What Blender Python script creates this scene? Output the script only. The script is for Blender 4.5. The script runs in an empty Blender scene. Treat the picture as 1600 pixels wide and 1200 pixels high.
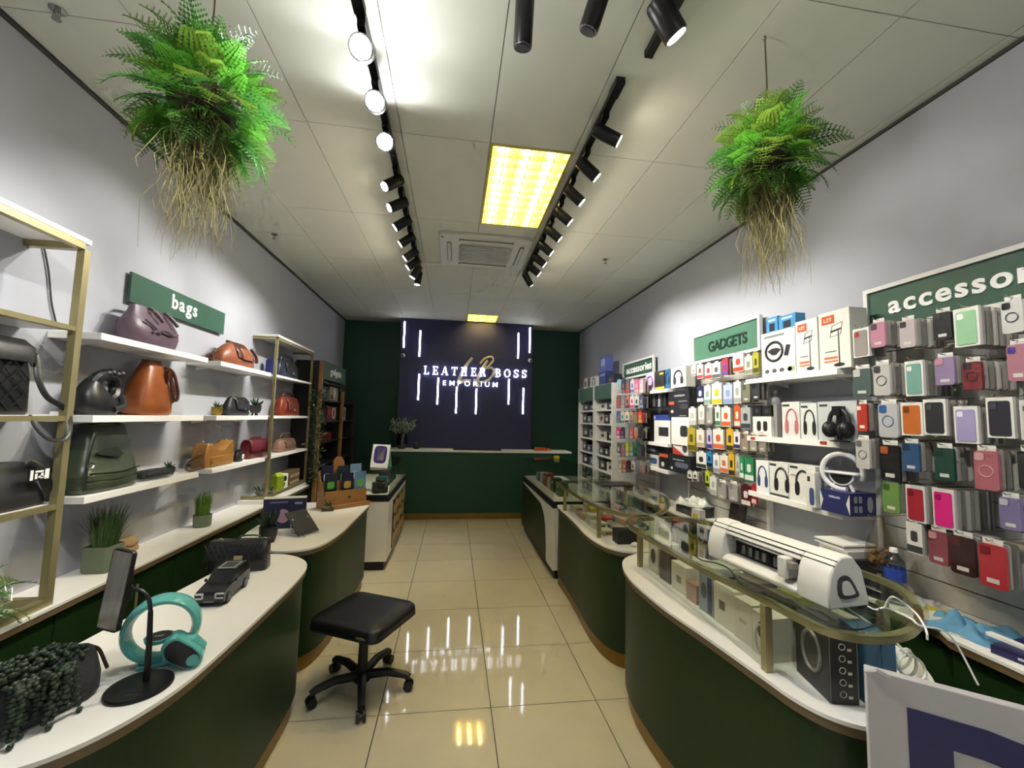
import bpy, math, random
from mathutils import Vector, Matrix
R = math.radians; PI = math.pi
rnd = random.Random(7)
SC = bpy.context.scene
COL = SC.collection

# ------------------------------------------------------------------ camera
F_PX, PITCH, YAW, ROLL, CAM_H = 651.147, 0.0808863, 0.1374072, 0.0246763, 1.6
fwd = Vector((math.sin(YAW)*math.cos(PITCH), math.cos(YAW)*math.cos(PITCH), math.sin(PITCH)))
rt0 = Vector((math.cos(YAW), -math.sin(YAW), 0)); up0 = rt0.cross(fwd)
CA = math.cos(ROLL)*rt0 + math.sin(ROLL)*up0
CB = -math.sin(ROLL)*rt0 + math.cos(ROLL)*up0
cam = bpy.data.cameras.new('camera'); camo = bpy.data.objects.new('camera', cam); COL.objects.link(camo)
cam.sensor_width = 36; cam.lens = 36*F_PX/1600; cam.clip_start = .02
camo.matrix_world = Matrix(((CA.x, CB.x, -fwd.x, 0), (CA.y, CB.y, -fwd.y, 0), (CA.z, CB.z, -fwd.z, CAM_H), (0, 0, 0, 1)))
SC.camera = camo

def at(px, py, x=None, y=None, z=None):
    """point of the room on a given plane, measured on the photograph"""
    d = (px-800)/F_PX*CA - (py-600)/F_PX*CB + fwd
    o = Vector((0, 0, CAM_H))
    t = (x/d.x) if x is not None else (y/d.y) if y is not None else ((z-CAM_H)/d.z)
    return o + t*d

# ------------------------------------------------------------------ world, exposure
w = bpy.data.worlds.new('mall_light'); SC.world = w; w.use_nodes = True
w.node_tree.nodes['Background'].inputs[0].default_value = (.80, .86, 1, 1)
w.node_tree.nodes['Background'].inputs[1].default_value = .22
vs = SC.view_settings
vs.view_transform = 'Standard'; vs.look = 'None'; vs.gamma = 1; vs.use_curve_mapping = False
vs.exposure = 1.22
SPOT_W = 33.5; TROFFER_E = 23.0
cy = SC.cycles
cy.max_bounces = 6; cy.diffuse_bounces = 3; cy.glossy_bounces = 3; cy.transmission_bounces = 3; cy.transparent_max_bounces = 12
cy.caustics_reflective = False; cy.caustics_refractive = False; cy.sample_clamp_indirect = 4; cy.use_adaptive_sampling = True; cy.adaptive_threshold = .08; cy.adaptive_min_samples = 12

# ------------------------------------------------------------------ materials
def lin(h):
    h = h.lstrip('#')
    v = [int(h[i:i+2], 16)/255 for i in (0, 2, 4)]
    return tuple(c/12.92 if c <= .04045 else ((c+.055)/1.055)**2.4 for c in v)
MATS = {}
def M(name, col, rough=.5, metal=0, var=.08, scale=30, bump=0, emit=0, spec=.5, stretch=None, sheen=0, coat=0):
    if name in MATS: return MATS[name]
    m = bpy.data.materials.new(name); m.use_nodes = True; nt = m.node_tree
    b = nt.nodes['Principled BSDF']; c = lin(col) if isinstance(col, str) else col
    b.inputs['Base Color'].default_value = (*c, 1)
    b.inputs['Roughness'].default_value = rough; b.inputs['Metallic'].default_value = metal
    b.inputs['Specular IOR Level'].default_value = spec
    if coat: b.inputs['Coat Weight'].default_value = coat; b.inputs['Coat Roughness'].default_value = .1
    if var or bump:
        tc = nt.nodes.new('ShaderNodeTexCoord'); mp = nt.nodes.new('ShaderNodeMapping')
        nt.links.new(tc.outputs['Object'], mp.inputs[0])
        if stretch: mp.inputs['Scale'].default_value = stretch
        n = nt.nodes.new('ShaderNodeTexNoise'); n.inputs['Scale'].default_value = scale; n.inputs['Detail'].default_value = 4
        nt.links.new(mp.outputs[0], n.inputs['Vector'])
        if var:
            r = nt.nodes.new('ShaderNodeMix'); r.data_type = 'RGBA'
            r.inputs[6].default_value = (*[v*(1-var*1.5) for v in c], 1)
            r.inputs[7].default_value = (*[min(1, v*(1+var*1.5)) for v in c], 1)
            nt.links.new(n.outputs['Fac'], r.inputs[0]); nt.links.new(r.outputs[2], b.inputs['Base Color'])
        if bump:
            bp = nt.nodes.new('ShaderNodeBump'); bp.inputs['Strength'].default_value = bump; bp.inputs['Distance'].default_value = .004
            nt.links.new(n.outputs['Fac'], bp.inputs['Height']); nt.links.new(bp.outputs[0], b.inputs['Normal'])
    if emit:
        b.inputs['Emission Color'].default_value = (*c, 1); b.inputs['Emission Strength'].default_value = emit
    MATS[name] = m
    return m
def P(hexc, rough=.45, var=.05):
    """plain printed or moulded surface of one colour"""
    return M('surface_%s_%d' % (hexc.lstrip('#'), int(rough*100)), hexc, rough, var=var)
def glass_mat(name, tint, fac=.06, rough=.02):
    if name in MATS: return MATS[name]
    m = bpy.data.materials.new(name); m.use_nodes = True; nt = m.node_tree; nt.nodes.clear()
    o = nt.nodes.new('ShaderNodeOutputMaterial'); mx = nt.nodes.new('ShaderNodeMixShader')
    t = nt.nodes.new('ShaderNodeBsdfTransparent'); g = nt.nodes.new('ShaderNodeBsdfGlossy'); fr = nt.nodes.new('ShaderNodeLayerWeight'); fr.inputs[0].default_value = .5
    pw_ = nt.nodes.new('ShaderNodeMath'); pw_.operation = 'POWER'; pw_.inputs[1].default_value = 4.5
    mth = nt.nodes.new('ShaderNodeMath'); mth.operation = 'MULTIPLY_ADD'; mth.inputs[1].default_value = .55; mth.inputs[2].default_value = fac; mth.use_clamp = True
    nt.links.new(fr.outputs['Facing'], pw_.inputs[0])
    t.inputs[0].default_value = (*lin(tint), 1); g.inputs['Roughness'].default_value = rough
    nt.links.new(pw_.outputs[0], mth.inputs[0]); nt.links.new(mth.outputs[0], mx.inputs[0])
    nt.links.new(t.outputs[0], mx.inputs[1]); nt.links.new(g.outputs[0], mx.inputs[2]); nt.links.new(mx.outputs[0], o.inputs[0])
    MATS[name] = m
    return m
def leaf_mat(name, col, var=.3, scale=20, trans=.4):
    if name in MATS: return MATS[name]
    m = M(name, col, .5, var=var, scale=scale); nt = m.node_tree; b = nt.nodes['Principled BSDF']; o = nt.nodes['Material Output']
    tr = nt.nodes.new('ShaderNodeBsdfTranslucent'); mx = nt.nodes.new('ShaderNodeMixShader'); mx.inputs[0].default_value = trans
    src = b.inputs['Base Color'].links[0].from_socket; nt.links.new(src, tr.inputs[0])
    nt.links.new(b.outputs[0], mx.inputs[1]); nt.links.new(tr.outputs[0], mx.inputs[2]); nt.links.new(mx.outputs[0], o.inputs[0])
    return m
def emit_mat(name, col, s):
    if name in MATS: return MATS[name]
    m = bpy.data.materials.new(name); m.use_nodes = True; nt = m.node_tree
    b = nt.nodes['Principled BSDF']; b.inputs['Base Color'].default_value = (*lin(col), 1)
    b.inputs['Emission Color'].default_value = (*lin(col), 1); b.inputs['Emission Strength'].default_value = s
    MATS[name] = m
    return m

m_wall = M('painted_wall', '#a6a8b0', .75, var=.02, scale=6, bump=.05)
m_ceil = M('ceiling_board', '#d2d3c9', .7, var=.02, scale=10)
m_joint = M('dark_joint', '#45443f', .9, var=0)
m_floor = M('polished_porcelain', '#d6cdb0', .05, var=.05, scale=5, spec=.6)
m_green = M('green_wall_paint', '#0f4230', .55, var=.06, scale=8)
m_navy = M('navy_panel', '#20244e', .45, var=.05, scale=8)
m_reed = M('green_laminate', '#1a3014', .42, var=.18, scale=14, stretch=(14, 14, .5), spec=.3)
m_white = M('white_laminate', '#eceae6', .32, var=.02, scale=12)
m_edge = M('brown_edging', '#6b5a3e', .5, var=.1)
m_kick = M('gold_kick_board', '#8a6a2a', .35, metal=.5, var=.08)
m_gold = M('brushed_gold', '#a0966e', .36, metal=.55, var=.06, scale=60, stretch=(1, 1, .1))
m_black = M('black_plastic', '#131314', .4, var=.04)
m_blackm = M('black_metal', '#1a1a1b', .35, metal=.4, var=.04)
m_dgrey = M('dark_grey_plastic', '#2e2f31', .5, var=.05)
m_wframe = M('white_frame', '#dcdcd8', .4, var=.02)
m_signg = M('sign_green', '#2f5443', .5, var=.03)
m_glass = glass_mat('clear_glass', '#fbfcf8', .02)
m_glassg = glass_mat('green_glass', '#f5f9f3', .03)
m_film = glass_mat('clear_film', '#fbfbfb', .04, .2)
m_chrome = M('chrome', '#b8b8b4', .2, metal=1, var=0)
m_slat = M('slat_board', '#b3b0a8', .5, var=.03)

# ------------------------------------------------------------------ mesh builder
class MB:
    def __init__(s): s.v = []; s.f = []; s.m = []; s.T = None
    def add(s, vs, fs, mi=0):
        k = len(s.v)
        for p in vs:
            p = Vector(p)
            s.v.append(s.T @ p if s.T is not None else p)
        for f in fs: s.f.append([i+k for i in f]); s.m.append(mi)
        return s
    def box(s, x0, x1, y0, y1, z0, z1, mi=0):
        return s.add([(x0,y0,z0),(x1,y0,z0),(x1,y1,z0),(x0,y1,z0),(x0,y0,z1),(x1,y0,z1),(x1,y1,z1),(x0,y1,z1)],
                     [(3,2,1,0),(4,5,6,7),(0,1,5,4),(1,2,6,5),(2,3,7,6),(3,0,4,7)], mi)
    def prism(s, o, z0, z1, mi=0, cap=True):
        n = len(o)
        fs = [(i, (i+1) % n, n+(i+1) % n, n+i) for i in range(n)]
        if cap: fs += [tuple(range(n-1, -1, -1)), tuple(range(n, 2*n))]
        return s.add([(x, y, z0) for x, y in o]+[(x, y, z1) for x, y in o], fs, mi)
    def loft(s, rings, cap=True, closed=False, mi=0):
        n = len(rings[0]); k = len(rings); vs = [p for r in rings for p in r]; fs = []
        for j in range(k if closed else k-1):
            a, b = j*n, ((j+1) % k)*n
            fs += [(a+i, a+(i+1) % n, b+(i+1) % n, b+i) for i in range(n)]
        if cap and not closed: fs += [tuple(range(n-1, -1, -1)), tuple(range((k-1)*n, k*n))]
        return s.add(vs, fs, mi)
    def lathe(s, prof, n=20, c=(0, 0, 0), mi=0, cap=True):
        return s.loft([[(c[0]+r*math.cos(2*PI*i/n), c[1]+r*math.sin(2*PI*i/n), c[2]+z) for i in range(n)] for r, z in prof], cap, mi=mi)
    def tube(s, pts, r, n=8, closed=False, mi=0, flat=1.0):
        pts = [Vector(p) for p in pts]; k = len(pts); rings = []; prev = None
        for i in range(k):
            a = pts[i-1] if (i or closed) else pts[i]; b = pts[(i+1) % k] if (i < k-1 or closed) else pts[i]
            t = (b-a).normalized()
            if prev is None:
                u = t.orthogonal().normalized() if abs(t.z) > .98 else Vector((0, 0, 1)).cross(t).normalized()
            else:
                u = (prev - prev.dot(t)*t)
                u = u.normalized() if u.length > 1e-6 else t.orthogonal().normalized()
            prev = u; v = t.cross(u); rr = r[i] if isinstance(r, (list, tuple)) else r
            rings.append([pts[i]+rr*(math.cos(2*PI*q/n)*u*flat+math.sin(2*PI*q/n)*v) for q in range(n)])
        return s.loft(rings, True, closed, mi)
    def cyl(s, a, b, r, n=16, mi=0): return s.tube([a, b], r, n, mi=mi)
    def ball(s, c, rx, ry=None, rz=None, n=12, k=8, mi=0):
        ry = ry or rx; rz = rz or rx
        return s.loft([[(c[0]+rx*math.sin(PI*(j+.02)/(k+.04))*math.cos(2*PI*i/n), c[1]+ry*math.sin(PI*(j+.02)/(k+.04))*math.sin(2*PI*i/n), c[2]-rz*math.cos(PI*(j+.02)/(k+.04))) for i in range(n)] for j in range(k+1)], mi=mi)
    def mesh(s, name, smooth=None):
        me = bpy.data.meshes.new(name); me.from_pydata([tuple(p) for p in s.v], [], s.f)
        if any(s.m): me.polygons.foreach_set('material_index', s.m)
        if smooth:
            me.polygons.foreach_set('use_smooth', [True]*len(me.polygons)); me.set_sharp_from_angle(angle=R(smooth))
        me.update(); return me
    def build(s, name, mat, parent=None, smooth=35, bev=0):
        return put(name, s.mesh(name, smooth), mat, parent, bev)
def put(name, me, mat, parent=None, bev=0, loc=None, rz=0):
    if mat is not None and not me.materials:
        for mm in (mat if isinstance(mat, (list, tuple)) else [mat]): me.materials.append(mm)
    o = bpy.data.objects.new(name, me); COL.objects.link(o)
    if parent is not None: o.parent = parent
    if loc is not None: o.location = loc
    if rz: o.rotation_euler.z = rz
    if bev:
        b = o.modifiers.new('bevel', 'BEVEL'); b.width = bev; b.segments = 2; b.limit_method = 'ANGLE'; b.angle_limit = R(40)
        b.harden_normals = False
    return o
def tag(o, label, cat, group=None):
    o['label'] = label; o['category'] = cat
    if group: o['group'] = group
    return o
def thing(name, label, cat, loc=(0, 0, 0), rz=0, group=None):
    o = bpy.data.objects.new(name, None); COL.objects.link(o); o.location = loc; o.rotation_euler.z = rz; o.empty_display_size = .05
    return tag(o, label, cat, group)
def struct(o): o['kind'] = 'structure'; return o
def sph(n=40, p=2.0, a=1, b=1):
    """superellipse outline"""
    o = []
    for i in range(n):
        t = 2*PI*i/n; c, q = math.cos(t), math.sin(t)
        o.append((a*math.copysign(abs(c)**(2/p), c), b*math.copysign(abs(q)**(2/p), q)))
    return o
def smooth_outline(pts, k=6):
    """closed Catmull-Rom through the given points"""
    n = len(pts); out = []
    for i in range(n):
        p0, p1, p2, p3 = (Vector((*pts[(i+j) % n], 0)) for j in (-1, 0, 1, 2))
        for q in range(k):
            t = q/k
            v = .5*((2*p1)+(-p0+p2)*t+(2*p0-5*p1+4*p2-p3)*t*t+(-p0+3*p1-3*p2+p3)*t**3)
            out.append((v.x, v.y))
    return out
def spline(pts, k=8):
    pts = [Vector(p) for p in pts]; out = []
    for i in range(len(pts)-1):
        p0 = pts[max(i-1, 0)]; p1 = pts[i]; p2 = pts[i+1]; p3 = pts[min(i+2, len(pts)-1)]
        for q in range(k):
            t = q/k
            out.append(.5*((2*p1)+(-p0+p2)*t+(2*p0-5*p1+4*p2-p3)*t*t+(-p0+3*p1-3*p2+p3)*t**3))
    return out+[pts[-1]]
def offset_outline(o, d):
    """move a counter-clockwise outline outwards by d"""
    n = len(o); r = []
    for i in range(n):
        a = Vector((*o[i-1], 0)); b = Vector((*o[(i+1) % n], 0)); t = (b-a).normalized()
        r.append((o[i][0]+t.y*d, o[i][1]-t.x*d))
    return r
def ccw(o):
    a = sum(o[i-1][0]*o[i][1]-o[i][0]*o[i-1][1] for i in range(len(o)))
    return o if a > 0 else o[::-1]
def rrect(w, h, r, n=4, cx=0, cy=0):
    o = []
    for sx, sy, a0 in ((1, -1, -90), (1, 1, 0), (-1, 1, 90), (-1, -1, 180)):
        for i in range(n+1):
            a = R(a0+90*i/n); o.append((cx+sx*(w/2-r)+r*math.cos(a), cy+sy*(h/2-r)+r*math.sin(a)))
    return o
_glyph = {}
def glyph(ch, size, ext=.004, bold=0.0):
    """mesh of one letter standing in the local XZ plane, front towards -Y, left edge at x = 0"""
    key = (ch, round(size, 4), ext, bold)
    if key in _glyph: return _glyph[key]
    cu = bpy.data.curves.new('letter', 'FONT'); cu.body = ch; cu.size = size; cu.extrude = ext; cu.offset = bold*size; cu.resolution_u = 4
    ob = bpy.data.objects.new('letter', cu); COL.objects.link(ob)
    me = bpy.data.meshes.new_from_object(ob.evaluated_get(bpy.context.evaluated_depsgraph_get()))
    bpy.data.objects.remove(ob); bpy.data.curves.remove(cu)
    me.transform(Matrix.Rotation(PI/2, 4, 'X'))
    xs = [v.co.x for v in me.vertices] or [0]
    x0, x1 = min(xs), max(xs); me.transform(Matrix.Translation((-x0, 0, 0))); me.materials.clear()
    _glyph[key] = (me, x1-x0); return _glyph[key]
def lettering(txt, size, mat, parent, x, z, y=-.004, gap=.06, ext=.004, bold=.0, space=.3, width=None, sx=1.0, name='letter'):
    gl = [None if c == ' ' else glyph(c, size, ext, bold) for c in txt]
    nat = sum((space*size if g is None else g[1]) for g in gl)*sx + gap*size*(len(gl)-1)
    g_ = gap*size
    if width is not None and len(gl) > 1: g_ += (width-nat)/(len(gl)-1)
    for g in gl:
        if g is None: x += space*size*sx+g_; continue
        me = g[0]
        if not me.materials: me.materials.append(mat)
        elif me.materials[0] is not mat: me = me.copy(); me.materials.clear(); me.materials.append(mat)
        o = put(name, me, None, parent, loc=(x, y, z)); o.scale.x = sx
        x += g[1]*sx+g_
    return x

# ------------------------------------------------------------------ the room shell
XL, XR, YB, YF, H = -1.93, 2.30, 7.50, -1.6, 3.236
Z_TOP = .75
o = MB().box(XL-.12, XL, YF, YB+.1, 0, H+.14).build('wall_left', m_wall); struct(o)
o = MB().box(XR, XR+.12, YF, YB+.1, 0, H+.14).build('wall_right', m_wall); struct(o)
o = MB().box(XL, XR, YB, YB+.1, 0, H+.14).build('wall_back', m_green); struct(o)
o = MB().box(-.92, 1.33, 7.10, YB, 0, H-.002).build('wall_feature', m_navy); struct(o)
fl = struct(MB().box(XL-.1, XR+.1, YF, YB+.1, -.06, -.006).build('floor', m_joint))
TS = .6025; tile = None
for i in range(-4, 4):
    for j in range(-7, 9):
        x0, x1 = .2624+TS*i, .2624+TS*(i+1); y0, y1 = 2.429+TS*j, 2.429+TS*(j+1)
        x0, x1, y0, y1 = max(x0, XL), min(x1, XR), max(y0, YF), min(y1, YB)
        if x1-x0 < .02 or y1-y0 < .02: continue
        g = .0026
        full = abs(x1-x0-TS) < 1e-4 and abs(y1-y0-TS) < 1e-4
        if full and tile is not None: put('floor_tile', tile, None, fl, loc=(x0, y0, 0)); continue
        me = MB().box(g, x1-x0-g, g, y1-y0-g, -.006, 0).mesh('floor_tile')
        if full: tile = me
        put('floor_tile', me, m_floor, fl, loc=(x0, y0, 0))
ce = struct(MB().box(XL-.1, XR+.1, YF, YB+.1, H+.10, H+.14).build('ceiling', m_joint))
CX0, CW, CY0, CLn = 1.716, .5185, 3.423, 1.0533
tileC = {}
TROF = []
for i in range(-7, 2):
    for j in range(-5, 5):
        x0, x1 = CX0+CW*i, CX0+CW*(i+1); y0, y1 = CY0+CLn*j, CY0+CLn*(j+1)
        if i <= -7: y0 += .55; y1 += .55
        x0, x1, y0, y1 = max(x0, XL), min(x1, XR), max(y0, YF), min(y1, YB)
        if x1-x0 < .02 or y1-y0 < .02: continue
        if i == -3 and j in (-1, 3): TROF.append((x0, x1, y0, y1)); continue
        g = .002; k = (round(x1-x0, 3), round(y1-y0, 3))
        if k not in tileC: tileC[k] = MB().box(g, x1-x0-g, g, y1-y0-g, 0, .012).mesh('ceiling_tile')
        put('ceiling_tile', tileC[k], m_ceil, ce, loc=(x0, y0, H))
# shadow-gap trims where ceiling meets the side walls
for n_, x in ((1, XL), (2, XR-.012)):
    struct(MB().box(x, x+.012, YF, YB, H-.018, H-.002).build('trim_%d' % n_, m_joint))
# wall behind the photographer beside the open shop front
struct(MB().box(XL, XL+.5, YF-.1, YF, 0, H).build('wall_front_left', m_wall))
struct(MB().box(XR-.5, XR, YF-.1, YF, 0, H).build('wall_front_right', m_wall))
struct(MB().box(XL+.5, XR-.5, YF-.1, YF, 2.7, H).build('wall_front_header', m_wall))

# ------------------------------------------------------------------ recessed lights, air conditioner, track lights
m_tube = emit_mat('fluorescent_tube', '#ffeaa2', TROFFER_E*1.8)
m_louv = M('pale_yellow_louvre', '#cdbd6a', .35, metal=.2, var=.02)
def troffer(x0, x1, y0, y1, label):
    t = thing('ceiling_light', label, 'ceiling light', ((x0+x1)/2, (y0+y1)/2, H), group='recessed louvre lights')
    a, b = (x1-x0)/2, (y1-y0)/2
    f = MB(); q = .02
    f.box(-a, a, -b, -b+q, -.004, .08); f.box(-a, a, b-q, b, -.004, .08); f.box(-a, -a+q, -b+q, b-q, -.004, .08); f.box(a-q, a, -b+q, b-q, -.004, .08)
    f.box(-a, a, -b, b, .08, .085); f.build('frame', m_louv, t)
    for i in range(3):
        x = (i-1)*(2*a-.04)/3
        MB().cyl((x, -b+.04, .055), (x, b-.04, .055), .014, 10).build('tube', m_tube, t)
    n = 4
    for i in range(1, n+2):
        x = -a+q+(2*a-2*q)*i/(n+2); MB().box(x-.0025, x+.0025, -b+q, b-q, 0, .03).build('louvre', m_louv, t)
    k = max(2, round((y1-y0)/.105))
    for j in range(1, k):
        y = -b+q+(2*b-2*q)*j/k; MB().box(-a+q, a-q, y-.0025, y+.0025, 0, .03).build('louvre', m_louv, t)
    return t
troffer(*TROF[0], 'lit rectangular louvre light recessed in ceiling beside the air conditioner')
x0, x1, y0, y1 = TROF[1]
troffer(x0, x1, y0, min(y1, 7.08), 'small far louvre light at the top of the navy sign wall')

ac = thing('air_conditioner', 'white square cassette air conditioner in ceiling between the two tracks', 'air conditioner', (.245, 4.0, H))
m_ac = M('white_plastic', '#c9c9c2', .4, var=.02)
m_acg = M('grille_grey', '#a5a59e', .6, var=.2, scale=80)
o = MB(); q = rrect(.86, .78, .06); o.prism(q, -.035, .0); o.build('panel', m_ac, ac, bev=.008)
o = MB(); o.prism(rrect(.50, .40, .05), -.05, -.033); gr = o.build('intake_grille', m_acg, ac, bev=.004)
for i in range(9):
    y = -.16+.04*i; MB().box(-.22, .22, y-.004, y+.004, -.054, -.049).build('grille_bar', m_ac, gr)
for cx, cy, sx, sy in ((-.34, 0, .04, .46), (.34, 0, .04, .46), (0, -.29, .5, .04), (0, .29, .5, .04)):
    MB().box(cx-sx/2, cx+sx/2, cy-sy/2, cy+sy/2, -.040, -.034).build('louvre_slot', m_joint, ac)
    MB().box(cx-sx/2+.006, cx+sx/2-.006, cy-sy/2+.006, cy+sy/2-.006, -.046, -.039).build('louvre_flap', m_ac, ac)
MB().cyl((-.40, -.33, -.037), (-.40, -.33, -.034), .012).build('sensor', m_joint, ac)

def sprinkler(p, label):
    t = thing('sprinkler', label, 'sprinkler', p, group='ceiling sprinklers')
    MB().lathe([(.028, 0), (.028, -.004), (.012, -.008)], 14).build('rosette', m_chrome, t)
    o = MB(); o.cyl((0, 0, 0), (0, 0, -.03), .006); o.tube([(-.012, 0, -.006), (-.014, 0, -.03), (0, 0, -.042)], .002, 5); o.tube([(.012, 0, -.006), (.014, 0, -.03), (0, 0, -.042)], .002, 5); o.lathe([(.016, -.042), (.016, -.044)], 12)
    o.build('head', m_chrome, t)
sprinkler(at(946, 405, z=H), 'small sprinkler head on right ceiling beyond the right track')
sprinkler(at(429, 366, z=H), 'small sprinkler head on left ceiling above the shelves')
sprinkler(at(90, 15, z=H), 'small sprinkler head on ceiling above the left fern')

m_lampon = emit_mat('lit_lamp_face', '#fff2d6', 60)
m_lampon2 = emit_mat('lit_lamp_face_white', '#ffffff', 260)
m_lamprim = M('lamp_rim_silver', '#8c8c88', .25, metal=.9, var=0)
def spot(name, label, pos, aim, lit=1.0, col=(1, .985, .93), head_len=.14, r=.036, group=None, power=None, blend=.7, angle=62, face=None):
    """cylindrical track head hanging from an adapter, pointing along aim"""
    t = thing(name, label, 'spotlight', pos, group=group)
    MB().box(-.016, .016, -.05, .05, -.03, 0).build('adapter', m_blackm, t)
    MB().cyl((0, 0, -.03), (0, 0, -.075), .008, 8).build('stem', m_blackm, t)
    d = Vector(aim).normalized(); a = Vector((0, 0, -.085))-d*head_len*.35; b = a+d*head_len
    o = MB(); o.tube([a, a+d*.01, b-d*.012, b], [r*.9, r, r, r*.97], 20); h_ = o.build('lamp_head', m_blackm, t)
    o = MB(); o.tube([b-d*.002, b+d*.004], r*.93, 20); o.build('rim', m_lamprim, h_)
    o = MB(); o.tube([b+d*.0035, b+d*.0065], r*.78, 20); o.build('lamp_face', (face or m_lampon) if lit else m_dgrey, h_)
    if lit:
        L = bpy.data.lights.new('spot_light', 'SPOT'); L.energy = (power or SPOT_W)*lit; L.spot_size = R(angle); L.spot_blend = blend; L.color = col; L.shadow_soft_size = .03
        lo = bpy.data.objects.new('spot_light', L); COL.objects.link(lo); lo.parent = t; lo.location = b+d*.02
        lo.rotation_euler = d.to_track_quat('-Z', 'Y').to_euler()
    return t
def track(label, x, y0, y1):
    t = thing('lighting_track', label, 'lighting track', (x, y0, H), group='ceiling lighting tracks')
    MB().box(-.018, .018, 0, y1-y0, -.03, 0).build('rail', m_blackm, t)
    MB().box(-.022, .022, -.02, .08, -.034, 0).build('power_feed', m_blackm, t); MB().box(-.019, .019, y1-y0, y1-y0+.012, -.031, 0).build('end_cap', m_blackm, t)
TZ = H-.03
track('black track rail with spotlights running along ceiling right of the big louvre light', .735, 1.80, 4.50)
track('black track rail with spotlights running along ceiling left of air conditioner', -.43, 1.55, 4.65)
G_R, G_L = 'spotlights on the right track', 'spotlights on the left track'
ordn = ['first', 'second', 'third', 'fourth', 'fifth', 'sixth', 'seventh', 'eighth', 'ninth', 'tenth', 'eleventh']
right_spots = [(2.02, (.9, -.1, -.45), .25), (2.32, (.88, .03, -.72), .55), (2.62, (.88, .03, -.72), .6), (2.92, (.88, .03, -.66), .75), (3.22, (.85, .05, -.62), .8), (3.52, (.85, .05, -.6), .9), (3.80, (.85, .1, -.58), 1), (4.06, (.85, .15, -.58), 1), (4.36, (.7, .6, -.8), 1)]
for i, (y, a, l) in enumerate(right_spots):
    spot('track_spotlight', 'black cylinder spotlight, %s from the near end of the right track' % ordn[i], (.735, y, TZ), a, l, group=G_R)
left_spots = [(2.70, (-.7, -.45, -.7), .9), (2.98, (-.82, -.25, -.58), .95), (3.26, (-.85, .05, -.62), .85), (3.58, (-.85, .05, -.62), .7), (3.90, (-.8, .05, -.65), .7), (4.14, (-.8, .05, -.65), .7), (4.36, (-.5, .1, -.85), .8), (4.56, (-.15, .1, -.95), .8)]
for i, (y, a, l) in enumerate(left_spots):
    spot('track_spotlight', 'black cylinder spotlight, %s beyond the glaring lamps on the left track' % ordn[i], (-.43, y, TZ), a, l, group=G_L)
for i, (y, a) in enumerate(((1.70, (.10, -.80, -.62)), (2.00, (.12, -.85, -.60)), (2.30, (.10, -.85, -.55)))):
    spot('track_spotlight', 'glaring white spotlight facing the shop front, %s of the left track' % ordn[i], (-.43, y, TZ), a, 1, col=(.95, .98, 1), r=.05, head_len=.12, group=G_L, face=m_lampon2, power=45, angle=100)
track('black track rail at the top edge of view holding three spotlights', .80, .55, 1.62)
spot('track_spotlight', 'dark spotlight barrel pointing down at the top edge of view', at(820, -10, z=H-.03), (0, .25, -1), 0, head_len=.17, group='spotlights near the shop front')
spot('track_spotlight', 'dark tilted spotlight barrel at top edge right of the vertical one', at(937, -40, z=H-.03), (-.25, .35, -.9), 0, head_len=.17, group='spotlights near the shop front')
spot('track_spotlight', 'lit warm spotlight at top edge of view near the right fern', at(1036, -12, z=H-.03), (.50, .10, -.62), 1, col=(1, .93, .80), r=.045, group='spotlights near the shop front', power=22, angle=75)
# unseen lamps put in near the shop front to light walls, shelves and counters
for i, (x, y, a, pw_) in enumerate(((-.43, 1.0, (1, .32, -.22), 5), (-.43, .6, (-.7, .6, -.8), 45), (.80, .65, (.7, .5, -1.1), 40), (-.43, .2, (-.75, .75, -.65), 12))):
    spot('track_spotlight', 'spotlight out of view near the shop front, %s of four' % ordn[i], (x, y, TZ), a, 1, group='spotlights near the shop front', power=pw_)
# ------------------------------------------------------------------ counters
def counter_island(name, label, outline, deck_t=.028, group=None):
    """curved counter: gold kick board, green reeded body, white top with brown edging; outline in room metres"""
    o = ccw(outline); cx = sum(p[0] for p in o)/len(o); cy = sum(p[1] for p in o)/len(o)
    o = [(x-cx, y-cy) for x, y in o]
    t = thing(name, label, 'counter', (cx, cy, 0), group=group)
    MB().prism(offset_outline(o, -.035), 0, .095).build('kick_board', m_kick, t, 40)
    MB().prism(offset_outline(o, -.018), .095, Z_TOP-deck_t-.012).build('body', m_reed, t, 40)
    MB().prism(offset_outline(o, -.004), Z_TOP-deck_t-.012, Z_TOP-.012).build('edging', m_edge, t, 40)
    MB().prism(o, Z_TOP-.012, Z_TOP).build('top', m_white, t, 40)
    return t
near_left = smooth_outline([(-1.34,1.54),(-1.30,1.85),(-1.25,2.25),(-1.19,2.63),(-1.10,2.735),(-.98,2.74),(-.85,2.655),(-.775,2.52),(-.757,2.3),(-.765,2.0),(-.78,1.72),(-.797,1.52),(-.832,1.39),(-.885,1.29),(-.96,1.215),(-1.06,1.18),(-1.17,1.19),(-1.27,1.27),(-1.33,1.40)], 5)
counter_island('curved_counter', 'green curved counter with white top carrying the ring lamp and phone stand', near_left, group='curved green counters')
def open_outline(pts, rest): return [(p.x, p.y) for p in spline([(x, y, 0) for x, y in pts], 5)]+rest
mid_left = open_outline([(-1.41,3.25),(-1.38,3.08),(-1.30,2.95),(-1.19,2.87),(-1.03,2.80),(-.88,2.835),(-.805,2.96),(-.77,3.2),(-.763,3.45),(-.757,3.8),(-.752,4.14)], [(-.765,4.20),(-.80,4.25),(-1.15,4.27),(-1.36,4.27),(-1.42,4.2),(-1.42,3.4)])
counter_island('curved_counter', 'green curved counter with white top carrying the wooden brochure holder', mid_left, group='curved green counters')
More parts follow.
